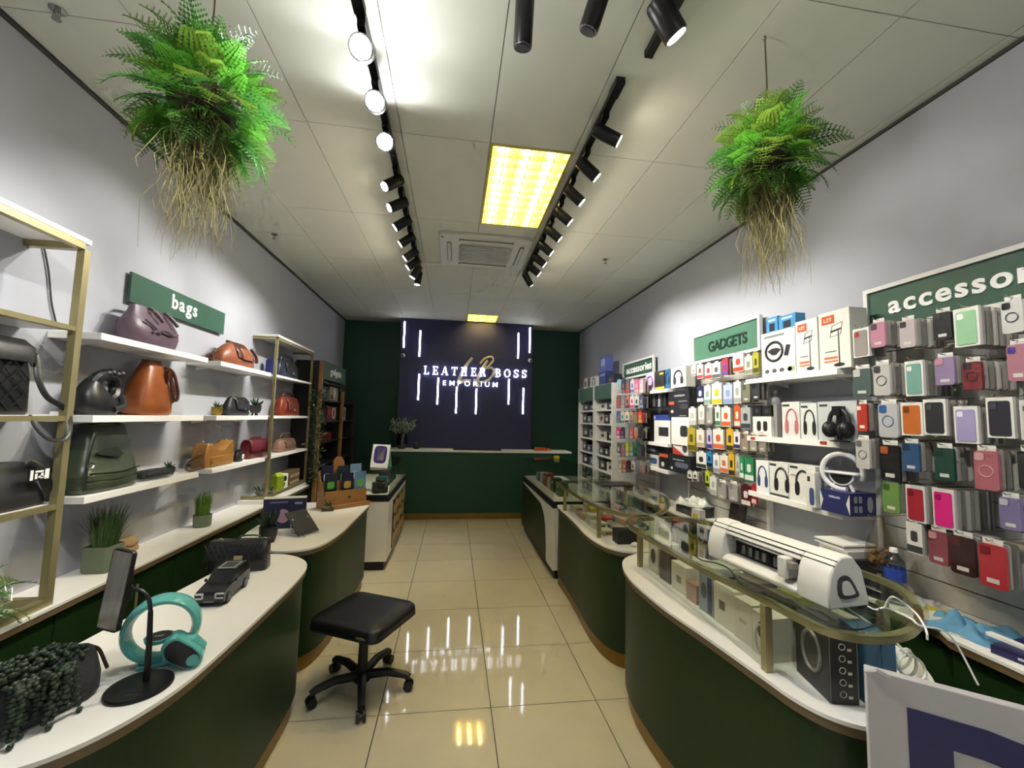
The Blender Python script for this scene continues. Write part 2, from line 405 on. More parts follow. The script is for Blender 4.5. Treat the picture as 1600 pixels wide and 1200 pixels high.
near_right = smooth_outline([(1.11,2.56),(1.035,2.46),(.99,2.31),(.973,2.14),(.985,1.88),(1.028,1.62),(1.066,1.36),(1.084,1.24),(1.125,1.155),(1.20,1.10),(1.32,1.08),(1.45,1.12),(1.58,1.21),(1.70,1.35),(1.75,1.52),(1.72,2.0),(1.66,2.35),(1.55,2.55),(1.38,2.62),(1.22,2.62)], 5)
counter_island('curved_counter', 'green curved counter under the near glass case, beside the white letter board', near_right, group='curved green counters')
mid_right = open_outline([(1.035,4.05),(1.034,3.7),(1.025,3.4),(1.01,3.1),(1.03,2.86),(1.09,2.715),(1.20,2.65),(1.34,2.655),(1.47,2.74),(1.60,2.90),(1.70,3.1),(1.78,3.4),(1.80,3.9)], [(1.78,4.0),(1.70,4.08),(1.5,4.12),(1.06,4.12)])
counter_island('curved_counter', 'green curved counter under the far rounded glass case on the right', mid_right, group='curved green counters')

ZG = 1.0
def glass_case(label, outline, posts, panes):
    o = ccw(outline); cx = sum(p[0] for p in o)/len(o); cy = sum(p[1] for p in o)/len(o)
    o = [(x-cx, y-cy) for x, y in o]
    t = thing('glass_case', label, 'glass case', (cx, cy, Z_TOP), group='glass cases on the curved counters')
    for x, y in posts:
        MB().box(x-cx-.013, x-cx+.013, y-cy-.013, y-cy+.013, 0, ZG-Z_TOP-.03).build('post', m_gold, t)
    rim = offset_outline(o, -.012); inn = offset_outline(o, -.035); n = len(o); zz = ZG-Z_TOP
    m = MB(); m.add([(*p, zz-.03) for p in rim]+[(*p, zz-.008) for p in rim]+[(*p, zz-.03) for p in inn]+[(*p, zz-.008) for p in inn],
        sum([[(i, (i+1) % n, n+(i+1) % n, n+i), (2*n+(i+1) % n, 2*n+i, 3*n+i, 3*n+(i+1) % n), ((i+1) % n, i, 2*n+i, 2*n+(i+1) % n), (n+i, n+(i+1) % n, 3*n+(i+1) % n, 3*n+i)] for i in range(n)], []))
    m.build('rim', m_gold, t, 40)
    MB().prism(o, zz-.008, zz).build('glass_top', m_glassg, t, 40)
    for a, b in panes:
        a = Vector((a[0]-cx, a[1]-cy, 0)); b = Vector((b[0]-cx, b[1]-cy, 0)); d = (b-a).normalized(); nn = Vector((-d.y, d.x, 0))*.002
        m = MB(); q = [a-nn, b-nn, b+nn, a+nn]; m.prism([(v.x, v.y) for v in q], 0.001, zz-.03); m.build('glass_pane', m_glass, t)
    return t
g_near = smooth_outline([(1.11,2.53),(1.035,2.40),(1.02,2.25),(1.03,2.0),(1.045,1.70),(1.085,1.42),(1.10,1.24),(1.125,1.15),(1.20,1.10),(1.32,1.095),(1.44,1.135),(1.57,1.22),(1.70,1.36),(1.76,1.50),(1.74,1.8),(1.68,2.2),(1.60,2.45),(1.46,2.57),(1.25,2.59)], 5)
glass_case('long rounded glass case with gold posts under the white cutting machine', g_near, [(1.115,2.39),(1.105,1.375),(1.56,1.363),(1.62,2.3)], [((1.112,2.375),(1.106,1.39)), ((1.12,1.365),(1.54,1.355)), ((1.14,2.40),(1.6,2.32))])
g_mid = open_outline([(.99,4.0),(.985,3.7),(.995,3.4),(1.005,3.1),(1.03,2.88),(1.10,2.69),(1.20,2.615),(1.32,2.61),(1.45,2.72),(1.57,2.87),(1.69,3.1),(1.77,3.37),(1.80,3.85)], [(1.78,3.95),(1.72,4.03),(1.52,4.14),(1.10,4.09),(1.02,4.05)])
glass_case('short rounded glass case with gold posts holding small packets, far right counter', g_mid, [(1.06,3.86),(1.075,2.98),(1.56,3.05),(1.65,3.85)], [((1.062,3.845),(1.076,2.995)), ((1.09,2.975),(1.55,3.045))])

# ------------------------------------------------------------------ wall cabinets and worktops
def base_cabinet(label, xf, xw, y0, y1, h, side):
    """two-door cabinet against a side wall; xf = front plane, xw = wall"""
    t = thing('base_cabinet', label, 'cabinet', ((xf+xw)/2, (y0+y1)/2, 0), group='green base cabinets along the %s wall' % side)
    s = 1 if xf > xw else -1; d = abs(xf-xw)/2; b = (y1-y0)/2-.002
    MB().box(*sorted((-s*d, s*(d-.02))), -b, b, .08, h).build('carcass', m_reed, t)
    MB().box(*sorted((-s*d, s*(d-.05))), -b, b, 0, .08).build('kick_board', m_kick, t)
    for q in (-1, 1):
        ya, yb = (-b+.002, -.002) if q < 0 else (.002, b-.002)
        dr = MB().box(*sorted((s*(d-.02), s*d)), ya, yb, .09, h-.005).build('door', m_reed, t, bev=.002)
        yh = q*.05; m = MB()
        m.cyl((s*(d+.025), yh, h-.06), (s*(d+.025), yh, h-.25), .006, 8); m.cyl((s*d, yh, h-.09), (s*(d+.025), yh, h-.09), .004, 6); m.cyl((s*d, yh, h-.22), (s*(d+.025), yh, h-.22), .004, 6)
        m.build('handle', m_gold, dr)
ys = [.55, 1.35, 2.15, 2.95, 3.75, 4.55, 5.30]
names_l = ['below the near gold frame', 'below the fern on the worktop', 'below the large grass pot', 'below the small grass pot', 'behind the brochure counter', 'below the far gold frame']
for i in range(6): base_cabinet('green two-door cabinet with slim bar handles %s' % names_l[i], -1.69, XL+.002, ys[i], ys[i+1], .71, 'left')
o = MB().box(XL, -1.662, .55, 5.31, -.012, 0); t = thing('worktop', 'long white worktop on cabinets along left wall', 'worktop', (0, 0, .75))
o.build('surface', m_white, t); MB().box(XL, -1.665, .55, 5.31, -.04, -.012).build('edging', m_edge, t)
ZR = .79
ys = [.35, 1.45, 2.3, 3.15, 4.0, 4.98]
names_r = ['behind the white letter board', 'behind the near glass case', 'behind the cutting machine', 'behind the far glass case', 'near the white tower shelves']
for i in range(5): base_cabinet('green two-door cabinet with slim bar handles on right, %s' % names_r[i], 2.0 if i else 1.96, XR-.002, ys[i], ys[i+1], .75, 'right')
t = thing('worktop', 'long white worktop strewn with cloths and packets along right wall', 'worktop', (0, 0, ZR))
ot = ccw([(XR, .35), (1.935, .35), (1.935, 1.44), (1.975, 1.50), (1.975, 4.98), (XR, 4.98)])
MB().prism(ot, -.012, 0).build('surface', m_white, t); MB().prism([(x+.003 if x < 2.2 else x, y) for x, y in ot], -.04, -.012).build('edging', m_edge, t)

# ------------------------------------------------------------------ left shelving
S1, S2, S3 = 1.962, 1.562, 1.180; ST = .034
def wall_shelf(label, x0, x1, y0, y1, z, group):
    t = thing('wall_shelf', label, 'shelf', ((x0+x1)/2, (y0+y1)/2, z-ST), group=group)
    a, b = (x1-x0)/2, (y1-y0)/2
    MB().box(-a, a, -b, b, 0, ST).build('board', m_white, t, bev=.0015)
    w = -a if x0 < 0 else a; s = 1 if x0 < 0 else -1
    for y in (-b+.12, b-.12):
        m = MB(); m.add([(w, y-.004, 0), (w+s*.13, y-.004, 0), (w, y-.004, -.03), (w, y+.004, 0), (w+s*.13, y+.004, 0), (w, y+.004, -.03)], [(0, 1, 2), (5, 4, 3), (0, 3, 4, 1), (1, 4, 5, 2), (2, 5, 3, 0)])
        m.build('bracket', m_wframe, t)
XS = -1.70
for y0, y1, n in ((2.25, 3.14, 'near'), (3.30, 4.15, 'far')):
    for z, lab in ((S1, {'near': 'top white wall shelf under the bags sign, holding the mauve tote', 'far': 'top white wall shelf holding the tan backpack'}),
                   (S2, {'near': 'middle white wall shelf holding the brown bucket bag', 'far': 'middle white wall shelf holding two small pot plants'}),
                   (S3, {'near': 'lowest white wall shelf holding the green backpack', 'far': 'lowest white wall shelf holding the camel and red bags'})):
        wall_shelf(lab[n], XL, XS, y0, y1, z, 'white shelves on the left wall')
def gold_frame(label, x0, x1, y0, y1, z0, z1, shelves, r=.016, rail=True):
    t = thing('shelving_frame', label, 'shelving unit', ((x0+x1)/2, (y0+y1)/2, z0), group='gold framed shelving units')
    a, b, h = (x1-x0)/2, (y1-y0)/2, z1-z0
    for x in (a-r,):
        for y in (-b+r, b-r):
            MB().box(x-r, x+r, y-r, y+r, 0, h-.03).build('post', m_gold, t)
    for z in (0, h-.03):
        for y in (-b, b-2*r): MB().box(-a+.001, a-2*r, y, y+2*r, z, z+2*r).build('rail', m_gold, t)
        for x in (a-2*r,): MB().box(x, x+2*r, -b+2*r, b-2*r, z, z+2*r).build('rail', m_gold, t)
    MB().box(-a, a, -b, b, h, h+.022).build('top_board', m_white, t)
    for z in shelves:
        MB().box(-a+.001, a-2*r, -b+.002, b-.002, z-z0-.016, z-z0).build('shelf_board', m_white, t)
        MB().box(a-2*r, a-.002, -b+2*r, b-2*r, z-z0-.024, z-z0-.002).build('shelf_rail', m_gold if rail else m_white, t)
gold_frame('near gold framed shelving unit cut off by the left edge of view', XL, XS+.016, .95, 2.125, .75, 2.345, (S1, S2, S3))
gold_frame('far gold framed shelving unit with white boards beside the gadgets tower', XL, XS, 4.25, 5.30, .785, 2.325, (S1, S2, S3), .012, False)
t = tag(MB().box(-.115, .115, -.56, .57, 0, .03).build('plinth_board', m_white), 'thin white board on worktop under the far gold frame', 'board'); t.location = (XL+.12, 4.74, .755-.0045)

# ------------------------------------------------------------------ hanging signs
def sign(label, loc, rz, w, h, txt, size, tx, tz, mat, tmat, frame=True, bold=.02, width=None, gap=.06, sx=1.0):
    t = thing('wall_sign', label, 'sign', loc, rz)
    MB().box(0, w, -.015, .0, 0, h).build('board', mat, t)
    if frame:
        q = .022; m_ = m_wframe
        for bx in ((-q, w+q, h, h+q), (-q, w+q, -q, 0), (-q, 0, 0, h), (w, w+q, 0, h)):
            MB().box(bx[0], bx[1], -.028, 0, bx[2], bx[3]).build('frame_bar', m_, t)
    lettering(txt, size, tmat, t, tx, tz, -.018, gap, .003, bold, width=width, sx=sx)
    return t
m_lw = M('white_letters', '#f2f2ee', .4, var=0)
m_lg = M('dark_green_letters', '#123023', .4, var=0)
m_signl = M('sign_green_light', '#46705a', .5, var=.03)
sign('green bags sign with white letters on left wall', (XL+.016, 2.68, 2.225), PI/2, 1.01, .176, 'bags', .135, .355, .055, m_signg, m_lw, False, width=.275)
sign('large white-framed green accessories sign at the near right wall', (XR-.034, 1.965, 2.13), -PI/2, 1.05, .20, 'accessories', .125, .105, .065, m_signg, m_lw, bold=.028, width=.74, sx=1.1)
sign('white-framed green GADGETS sign with dark letters', (XR-.034, 3.645, 2.17), -PI/2, .84, .225, 'GADGETS', .125, .215, .062, m_signl, m_lg, width=.50)
sign('small far white-framed accessories sign above the white tower', (XR-.034, 5.31, 2.165), -PI/2, .83, .17, 'accessories', .135, .09, .045, m_signg, m_lw, bold=.03, width=.70, sx=1.0)

# ------------------------------------------------------------------ slat panels with hooks on the right wall
def slat_panel(label, y0, y1, z0, z1, posts=True):
    t = thing('slat_panel', label, 'slat wall', (XR-.002, (y0+y1)/2, z0), group='slat panels on the right wall')
    b = (y1-y0)/2; n = round((z1-z0)/.10); s = (z1-z0)/n
    MB().box(-.012, 0, -b, b, 0, z1-z0).build('backing', m_joint, t)
    me = None
    for i in range(n):
        if me is None: me = MB().box(-.028, -.012, -b, b, .003, s-.003).mesh('slat'); me.materials.append(m_slat)
        put('slat', me, None, t, loc=(0, 0, i*s))
    if posts:
        for y in (-b-.03, b): MB().box(-.034, 0, y, y+.03, 0, z1-z0).build('edge_post', m_wframe, t)
    return t
panel_near = slat_panel('near slat panel on right wall hung with phone cases', .55, 1.955, ZR, 2.10)
panel_gad = slat_panel('middle slat panel on right wall below the GADGETS sign', 2.79, 3.78, ZR, 2.14)
panel_far = slat_panel('far slat panel on right wall next to the white tower', 4.46, 4.96, ZR, 2.13)
# shelves between the panels
XRS = 2.07
for y0, y1, z, lab in ((2.0, 2.72, 1.915, 'white shelf on right wall holding the steering wheel box'), (2.0, 2.72, 1.515, 'white shelf on right wall holding headphones and their boxes'), (2.0, 2.72, 1.135, 'white shelf on right wall holding the white ring lamp'),
                       (3.83, 4.42, 1.925, 'far white shelf on right wall holding headphone boxes'), (3.83, 4.42, 1.385, 'far white shelf on right wall holding long black speaker'), (3.83, 4.42, 1.125, 'far white shelf on right wall holding black boxes')):
    wall_shelf(lab, XRS, XR, y0, y1, z, 'white shelves on the right wall')
for i, (y, z) in enumerate(((2.66, 1.498), (2.10, 1.502))):
    tag(MB().box(-.002, 0, -.022, .022, -.009, .009).build('price_tag', [P('#b8392f')]), 'small red tag on edge of headphone shelf, %s' % ('far end' if i == 0 else 'near end'), 'tag').location = (XRS-.0005, y, z)

# ------------------------------------------------------------------ far wall: desk, lit sign
t = thing('reception_desk', 'dark green reception desk with white top in front of the navy wall', 'desk', (.46, 6.9, 0))
MB().box(-1.42, 1.44, -.18, .18, .09, 1.035).build('body', m_green, t); MB().box(-1.42, 1.44, -.185, .16, 0, .09).build('kick_board', m_kick, t)
MB().box(-1.46, 1.48, -.215, .195, 1.035, 1.068).build('top', m_white, t, bev=.006)
YS = 7.10
m_led = emit_mat('white_led', '#eef1ff', 6)
m_ledl = emit_mat('lit_letters', '#f4f5ff', 1.3)
bars = [((632,502),(631,543)),((657,516),(655,557)),((811,520),(809,560)),((829,510),(827,550)),((655,584),(653,625)),((685,590),(683,632)),((714,604),(712,646)),((745,607),(743,647)),((796,592),(794,632)),((818,606),(817,647))]
bl = ['top far left', 'second from left along the top', 'second from right along the top', 'top far right', 'leftmost of the lower row', 'second of the lower row below the L', 'third of the lower row under EMPORIUM', 'fourth of the lower row under EMPORIUM', 'fifth of the lower row under BOSS', 'rightmost of the lower row']
for (a, b), n in zip(bars, bl):
    A_ = at(*a, y=YS-.02); B_ = at(*b, y=YS-.02); x = (A_.x+B_.x)/2; hz = A_.z-B_.z; A_.z = min(A_.z, H-.05)
    t = thing('led_bar', 'upright white LED bar on navy wall, %s' % n, 'light', (x, YS, A_.z-hz), group='LED bars on the navy wall')
    MB().box(-.014, .014, -.012, 0, 0, hz).build('channel', m_wframe, t)
    m = MB(); m.tube([(0, -.014, .004), (0, -.014, hz-.004)], .012, 8); m.build('diffuser', m_led, t)
sg = thing('shop_sign', 'illuminated LEATHER BOSS EMPORIUM sign with script initials on navy wall', 'sign', (0, YS, 0))
p0 = at(662, 583, y=YS); p1 = at(822, 592, y=YS); base = (at(663, 584, y=YS).z+at(822, 592, y=YS).z)/2
cap = at(663, 570, y=YS).z-at(663, 584, y=YS).z
def serif_letters(txt, x, z, size, width, parent):
    """slab serif capitals: bold strokes with serif feet"""
    hcap = size; lw = {'L': .62, 'E': .66, 'A': .80, 'T': .70, 'H': .80, 'R': .78, 'B': .70, 'O': .80, 'S': .60, ' ': .30}
    tot = sum(lw[c] for c in txt)*hcap; gap = (width-tot)/(len(txt)-1); st, th, sf = .16*hcap, .09*hcap, .10*hcap
    for c in txt:
        wd = lw[c]*hcap
        if c != ' ':
            m = MB(); y0, y1 = -.052, -.032
            def bx(xa, xb, za, zb): m.box(xa, xb, y0, y1, za, zb)
            def arc(cx, cz, rx, rz, a0, a1, tw, n=12):
                for i in range(n):
                    qs = []
                    for a in (R(a0+(a1-a0)*i/n), R(a0+(a1-a0)*(i+1)/n)):
                        k = tw*(abs(math.cos(a))*.9+.55*abs(math.sin(a)))
                        qs += [(cx+rx*math.cos(a), cz+rz*math.sin(a)), (cx+(rx-k)*math.cos(a), cz+(rz-k*.8)*math.sin(a))]
                    (a_, b_, c_, d_) = qs
                    m.add([(p[0], yy, p[1]) for yy in (y0, y1) for p in (a_, b_, d_, c_)], [(0, 1, 2, 3), (7, 6, 5, 4), (0, 4, 5, 1), (2, 6, 7, 3), (1, 5, 6, 2), (3, 7, 4, 0)])
            def foot(xc, za, top=False, k=.17):
                bx(xc-k*hcap, xc+k*hcap, *( (hcap-.07*hcap, hcap) if top else (0, .07*hcap)))
            if c in 'LEHRB':
                bx(.115*hcap, .115*hcap+st, 0, hcap); foot(.195*hcap, 0); foot(.195*hcap, 0, True)
            if c == 'L': bx(.2*hcap, wd, 0, th); bx(wd-.08*hcap, wd, 0, .30*hcap)
            if c == 'E':
                bx(.2*hcap, wd, 0, th); bx(.2*hcap, wd-.03*hcap, hcap-th, hcap); bx(.2*hcap, wd-.14*hcap, .46*hcap, .55*hcap)
                bx(wd-.08*hcap, wd, 0, .28*hcap); bx(wd-.11*hcap, wd-.03*hcap, .75*hcap, hcap); bx(wd-.20*hcap, wd-.13*hcap, .38*hcap, .63*hcap)
            if c == 'H': bx(wd-.29*hcap, wd-.10*hcap, 0, hcap); foot(wd-.195*hcap, 0); foot(wd-.195*hcap, 0, True); bx(.2*hcap, wd-.2*hcap, .46*hcap, .56*hcap)
            if c == 'T': bx(wd/2-st/2, wd/2+st/2, 0, hcap); foot(wd/2, 0); bx(0, wd, hcap-th, hcap); bx(0, .07*hcap, .72*hcap, hcap); bx(wd-.07*hcap, wd, .72*hcap, hcap)
            if c == 'A':
                for pa, pb, tk in (((.10, 0), (.40, 1), .07), ((.68, 0), (.44, 1), .17)):
                    m.add([((pa[0]-tk/2)*hcap, yy, 0) if q == 0 else ((pa[0]+tk/2)*hcap, yy, 0) if q == 1 else ((pb[0]+tk/2)*hcap, yy, hcap) if q == 2 else ((pb[0]-tk/2)*hcap, yy, hcap) for yy in (y0, y1) for q in range(4)], [(0, 1, 2, 3), (7, 6, 5, 4), (0, 4, 5, 1), (2, 6, 7, 3), (1, 5, 6, 2), (3, 7, 4, 0)])
                bx(.2*hcap, .6*hcap, .28*hcap, .37*hcap); foot(.10*hcap, 0, k=.12); foot(.68*hcap, 0, k=.14)
            if c in 'RB': arc(.36*hcap, .74*hcap, .30*hcap, .26*hcap, -90, 90, st); bx(.2*hcap, .37*hcap, hcap-.08*hcap, hcap); bx(.2*hcap, .37*hcap, .48*hcap, .56*hcap)
            if c == 'B': arc(.38*hcap, .27*hcap, .32*hcap, .27*hcap, -90, 90, st); bx(.2*hcap, .39*hcap, 0, .08*hcap)
            if c == 'R':
                m.add([(xx*hcap, yy, zz*hcap) for yy in (y0, y1) for xx, zz in ((.55, 0), (.78, 0), (.56, .5), (.35, .5))], [(0, 1, 2, 3), (7, 6, 5, 4), (0, 4, 5, 1), (2, 6, 7, 3), (1, 5, 6, 2), (3, 7, 4, 0)])
            if c == 'O': arc(wd/2, hcap/2, wd/2, hcap/2+.01*hcap, 0, 360, st, 24)
            if c == 'S': arc(wd/2, .74*hcap, wd*.47, .27*hcap, 20, 270, .17*hcap, 14); arc(wd/2, .27*hcap, wd*.5, .28*hcap, -160, 90, .18*hcap, 14); bx(wd*.88, wd*.98, .68*hcap, .95*hcap); bx(.02*wd, .12*wd, .06*hcap, .34*hcap)
            o = m.build('letter', m_ledl, parent); o.location = (x, 0, z)
        x += wd+gap
serif_letters('LEATHER BOSS', p0.x, base, cap*.92, p1.x-p0.x, sg)
e0 = at(692, 603, y=YS); e1 = at(777, 604, y=YS)
lettering('EMPORIUM', .115, m_ledl, sg, e0.x, (e0.z+e1.z)/2, -.045, .06, .008, .012, width=e1.x-e0.x, sx=1.1)
m_logo = M('brushed_champagne', '#aaa49c', .45, var=.04)
def stroke(px, rad, nm):
    pts = spline([at(a, b, y=YS-.012) for a, b in px], 7); pts = [(p.x, -.012, p.z) for p in pts]
    n = len(pts); m = MB(); m.tube(pts, [rad*(.55+.45*math.sin(PI*(.12+.76*i/(n-1)))) for i in range(n)], 8, flat=1.0); o = m.build(nm, m_logo, sg); o.scale.y = .35; o.location.y = -.008
stroke([(738,559),(732,566),(724,578),(718,592),(717,598),(726,595),(736,595)], .030, 'script_initial')
stroke([(762,563),(755,574),(749,586),(746,595)], .030, 'script_initial')
stroke([(750,568),(758,560),(768,558),(770,564),(762,573),(758,575),(768,575),(772,581),(765,592),(754,597),(745,595),(741,594),(747,601),(748,605)], .022, 'script_initial')
for px, py, n in ((630, 555, 'left'), (828, 563, 'right')):
    p = at(px, py, y=YS-.02); t = thing('camera_dome', 'small white security camera on %s edge of the navy wall' % n, 'camera', (p.x, YS, p.z), group='security cameras')
    MB().cyl((0, 0, 0), (0, -.02, 0), .03, 14).build('mount', m_ac, t); MB().ball((0, -.04, -.01), .035).build('body', m_ac, t); MB().cyl((0, -.07, -.015), (0, -.078, -.016), .014, 10).build('lens', m_black, t)

# ------------------------------------------------------------------ far glass display cabinets
def box_case(label, x0, x1, y0, y1, front_x):
    t = thing('display_cabinet', label, 'display cabinet', ((x0+x1)/2, (y0+y1)/2, 0), group='white display cabinets with glass tops')
    a, b = (x1-x0)/2, (y1-y0)/2
    MB().box(-a+.03, a-.03, -b+.03, b-.03, 0, .09).build('kick_board', m_black, t)
    MB().box(-a, a, -b, b, .09, .70).build('body', m_white, t, bev=.003); MB().box(-a-.004, a+.004, -b-.004, b+.004, .70, .765).build('black_band', m_black, t)
    MB().box(-a+.01, a-.01, -b+.01, b-.01, .765, .770).build('floor_board', m_white, t)
    g = .004
    for bx in ((-a, a, -b, -b+g), (-a, a, b-g, b), (-a, -a+g, -b+g, b-g), (a-g, a, -b+g, b-g)): MB().box(*bx, .7702, 1.02).build('glass_pane', m_glass, t)
    MB().box(-a, a, -b, b, 1.02, 1.027).build('glass_top', m_glassg, t)
    return t, a, b
lc, a, b = box_case('white display cabinet with log print panel on left before the desk', -1.20, -.635, 4.56, 6.12, -.635)
m_log = M('log_print_wood', '#b89a62', .6, var=.25, scale=25); m_logd = M('log_print_dark', '#2a1d10', .6)
MB().box(a, a+.004, -.45, b-.05, .12, .64).build('print_panel', m_logd, lc)
k = 0
for i in range(6):
    for j in range(3):
        cy = -.36+.19*i+(.09 if j % 2 else 0); cz = .205+.165*j; rr = .082+.02*math.sin(i*3.1+j*2.3)
        if cy+rr > b-.06: continue
        MB().prism([(cy+rr*1.05*math.cos(q*PI/6)*(1+.1*math.sin(q*2+i)), cz+rr*.9*math.sin(q*PI/6)*(1+.1*math.cos(q+j))) for q in range(12)], 0, .002).build('printed_log', m_log, lc).matrix_local = Matrix(((0, 0, 1, a+.0042), (1, 0, 0, 0), (0, 1, 0, 0), (0, 0, 0, 1)))
rc, a, b = box_case('white and green display cabinet on right before the desk', 1.03, 1.62, 4.19, 6.05, 1.03)
gp = [(-b+.30, .095), (-b+.32, .30), (-b+.36, .45), (-b+.45, .56), (-b+.60, .63), (b-.005, .68), (b-.005, .095)]
MB().prism(gp, 0, .005).build('green_panel', m_reed, rc).matrix_local = Matrix(((0, 0, -1, -a), (1, 0, 0, 0), (0, 1, 0, 0), (0, 0, 0, 1)))

# ------------------------------------------------------------------ tower shelves
m_wood = M('oak_edge', '#96703f', .5, var=.15, scale=20, stretch=(8, 8, .6))
m_dark = M('black_shelf_board', '#17171a', .5, var=.05)
t = thing('shelf_tower', 'black shelving tower with oak edges and green gadgets header', 'shelving unit', (XL, 5.34, 0))
MB().box(0, .02, 0, 1.84, .1, 2.2).build('back_panel', m_dark, t)
for y, z, mm in ((0, 2.24, m_wood), (1.04, 1.92, m_wood), (1.82, 1.80, m_dgrey)):
    MB().box(.02, .29, y, y+.03, 0, z).build('side_panel', m_dark, t); MB().box(.29, .33, y-.005, y+.04, 0, z).build('edge_strip', mm, t)
for z in (.35, .65, .95, 1.24, 1.50, 1.77, 2.0):
    MB().box(.02, .31, .03, 1.04, z-.02, z).build('shelf_board', m_dark, t)
    if z < 1.9: MB().box(.02, .31, 1.07, 1.82, z-.02, z).build('shelf_board', m_dark, t)
hb = MB().box(.30, .335, .03, 1.06, 2.02, 2.245).build('header_board', m_signg, t)
hl = bpy.data.objects.new('header_lettering', None); COL.objects.link(hl); hl.parent = t; hl.location = (.335, .30, 2.10); hl.rotation_euler.z = PI/2
lettering('gadgets', .13, m_lw, hl, 0, 0, -.004, bold=.02, width=.5)
def white_tower(label, y0, y1):
    t = thing('shelf_tower', label, 'shelving unit', (XR, (y0+y1)/2, 0), group='white tower shelves by the desk')
    b = (y1-y0)/2-.002
    MB().box(-.02, 0, -b, b, 0, 2.08).build('back_panel', m_wframe, t)
    for y in (-b, b-.03): MB().box(-.31, -.02, y, y+.03, 0, 2.08).build('side_panel', m_wframe, t)
    for z in (.45, .70, .92, 1.12, 1.33, 1.55, 1.74): MB().box(-.29, -.02, -b+.03, b-.03, z-.02, z).build('shelf_board', m_wframe, t)
    MB().box(-.31, -.02, -b+.03, b-.03, 2.06, 2.08).build('top_board', m_wframe, t)
    MB().box(-.315, -.29, -b+.03, b-.03, 1.88, 2.075).build('header_board', m_signg, t)
white_tower('white tower shelf with blank green header next to the far slat panel', 5.06, 5.76)
white_tower('white tower shelf with blank green header in the far right corner', 5.77, 6.51)

# ------------------------------------------------------------------ stool
t = thing('stool', 'black square padded swivel stool on five castors with torn edge', 'stool', (-.475, 2.66, 0), R(-27))
m_vinyl = M('black_vinyl', '#17171a', .38, var=.08, bump=.1)
m_chas = M('black_nylon', '#141312', .5, var=.05)
rings = []
for z, s, rr in ((.375, .90, .04), (.385, .99, .05), (.41, 1.0, .06), (.435, .985, .06), (.448, .93, .06), (.452, .6, .05)):
    rings.append([(x, y, z) for x, y in rrect(.47*s, .43*s, rr*s, 5)])
MB().loft(rings).build('seat_cushion', m_vinyl, t, 50)
MB().tube([(x*.995, y*.995, .392) for x, y in rrect(.47, .43, .06, 5)], .004, 6, closed=True).build('piping', m_vinyl, t)
m = MB(); m.add([(.10, -.216, .40), (.20, -.214, .395), (.16, -.2165, .425), (.12, -.2165, .42)], [(0, 1, 2, 3)]); m.add([(.235, -.05, .40), (.2365, .04, .395), (.2365, 0, .42)], [(0, 1, 2)])
MB().ball((.14, -.210, .405), .045, .008, .012, 10, 6).build('torn_foam', P('#6b5c44', .9), t)
MB().box(-.10, .10, -.08, .08, .355, .377).build('seat_plate', m_chas, t)
MB().cyl((0, 0, .24), (0, 0, .36), .014).build('gas_piston', m_chrome, t); MB().lathe([(.030, .07), (.034, .08), (.028, .15), (.026, .27), (.022, .275)], 18).build('column', m_chas, t)
MB().lathe([(.048, .055), (.05, .08), (.04, .105)], 18).build('hub', m_chas, t)
for i in range(5):
    a = R(20+72*i); ca, sa = math.cos(a), math.sin(a)
    pts = [(.03*ca, .03*sa, .085), (.15*ca, .15*sa, .10), (.25*ca, .25*sa, .085), (.275*ca, .275*sa, .07)]
    lg = MB().tube(pts, [.026, .023, .02, .02], 8).build('leg', m_chas, t)
    cxx, cyy = .272*ca, .272*sa; d = Vector((-sa, ca, 0))
    m = MB(); c = Vector((cxx, cyy, .028))
    for s in (-1, 1): m.tube([c+d*s*.008, c+d*s*.026], [.028, .026], 16)
    m.tube([(cxx, cyy, .04), (cxx, cyy, .075)], .008, 8); m.build('castor', m_black, lg)

# ------------------------------------------------------------------ letter board at the lower right
A_ = at(1350, 1040, z=1.0); B_ = at(1600, 1105, z=1.0); d = B_-A_; rz = math.atan2(d.y, d.x)
t = thing('letter_board', 'white film-covered board with large navy letter at lower right corner', 'sign board', (A_.x, A_.y, .02), rz)
m_film2 = M('glossy_white_film', '#b9b4b2', .25, var=.04, scale=9, bump=.25)
MB().box(0, .62, -.012, .012, 0, .98).build('panel', m_film2, t, bev=.003)
MB().box(-.004, .624, -.016, .016, -.02, 0).build('foot_rail', m_wframe, t)
me, wd = glyph('B', .62, .001, .012)
lo = put('letter', me, P('#1d1a52', .35), t, loc=(.075, -.0135, .515)); lo.scale = (1.0, 1, .93)
MB().tube([(.0, -.015, .975), (.02, -.022, .985), (.045, -.016, .975)], .006, 6).build('film_fold', m_film2, t)
# ------------------------------------------------------------------ leather goods
def leather(n, c, rough=.42, var=.12): return M('leather_'+n, c, rough, var=var, scale=18, bump=.25)
def sel(w, d, z, cx=0, cy=0, p=3.0, n=32): return [(cx+x, cy+y, z) for x, y in sph(n, p, w/2, d/2)]
def body(rows, p=3.2, n=36):
    """soft bag body from rows (z, width, depth, x shift, y shift)"""
    m = MB(); m.loft([sel(r[1], r[2], r[0], *((tuple(r[3:5])+(0, 0))[:2]), p, n) for r in rows]); return m
def lp(px, py, X=-1.80): return at(px, py, x=X)
def span(pl, pr, py, X=-1.80):
    a, b = lp(pl, py, X), lp(pr, py, X); return (a.y+b.y)/2, b.y-a.y
def hgt(px, py, X, z): return at(px, py, x=X).z-z
def loopy(pts, r, name, mat, par, n=7, flat=1.0, k=6): return MB().tube(spline(pts, k), r, n, flat=flat).build(name, mat, par)

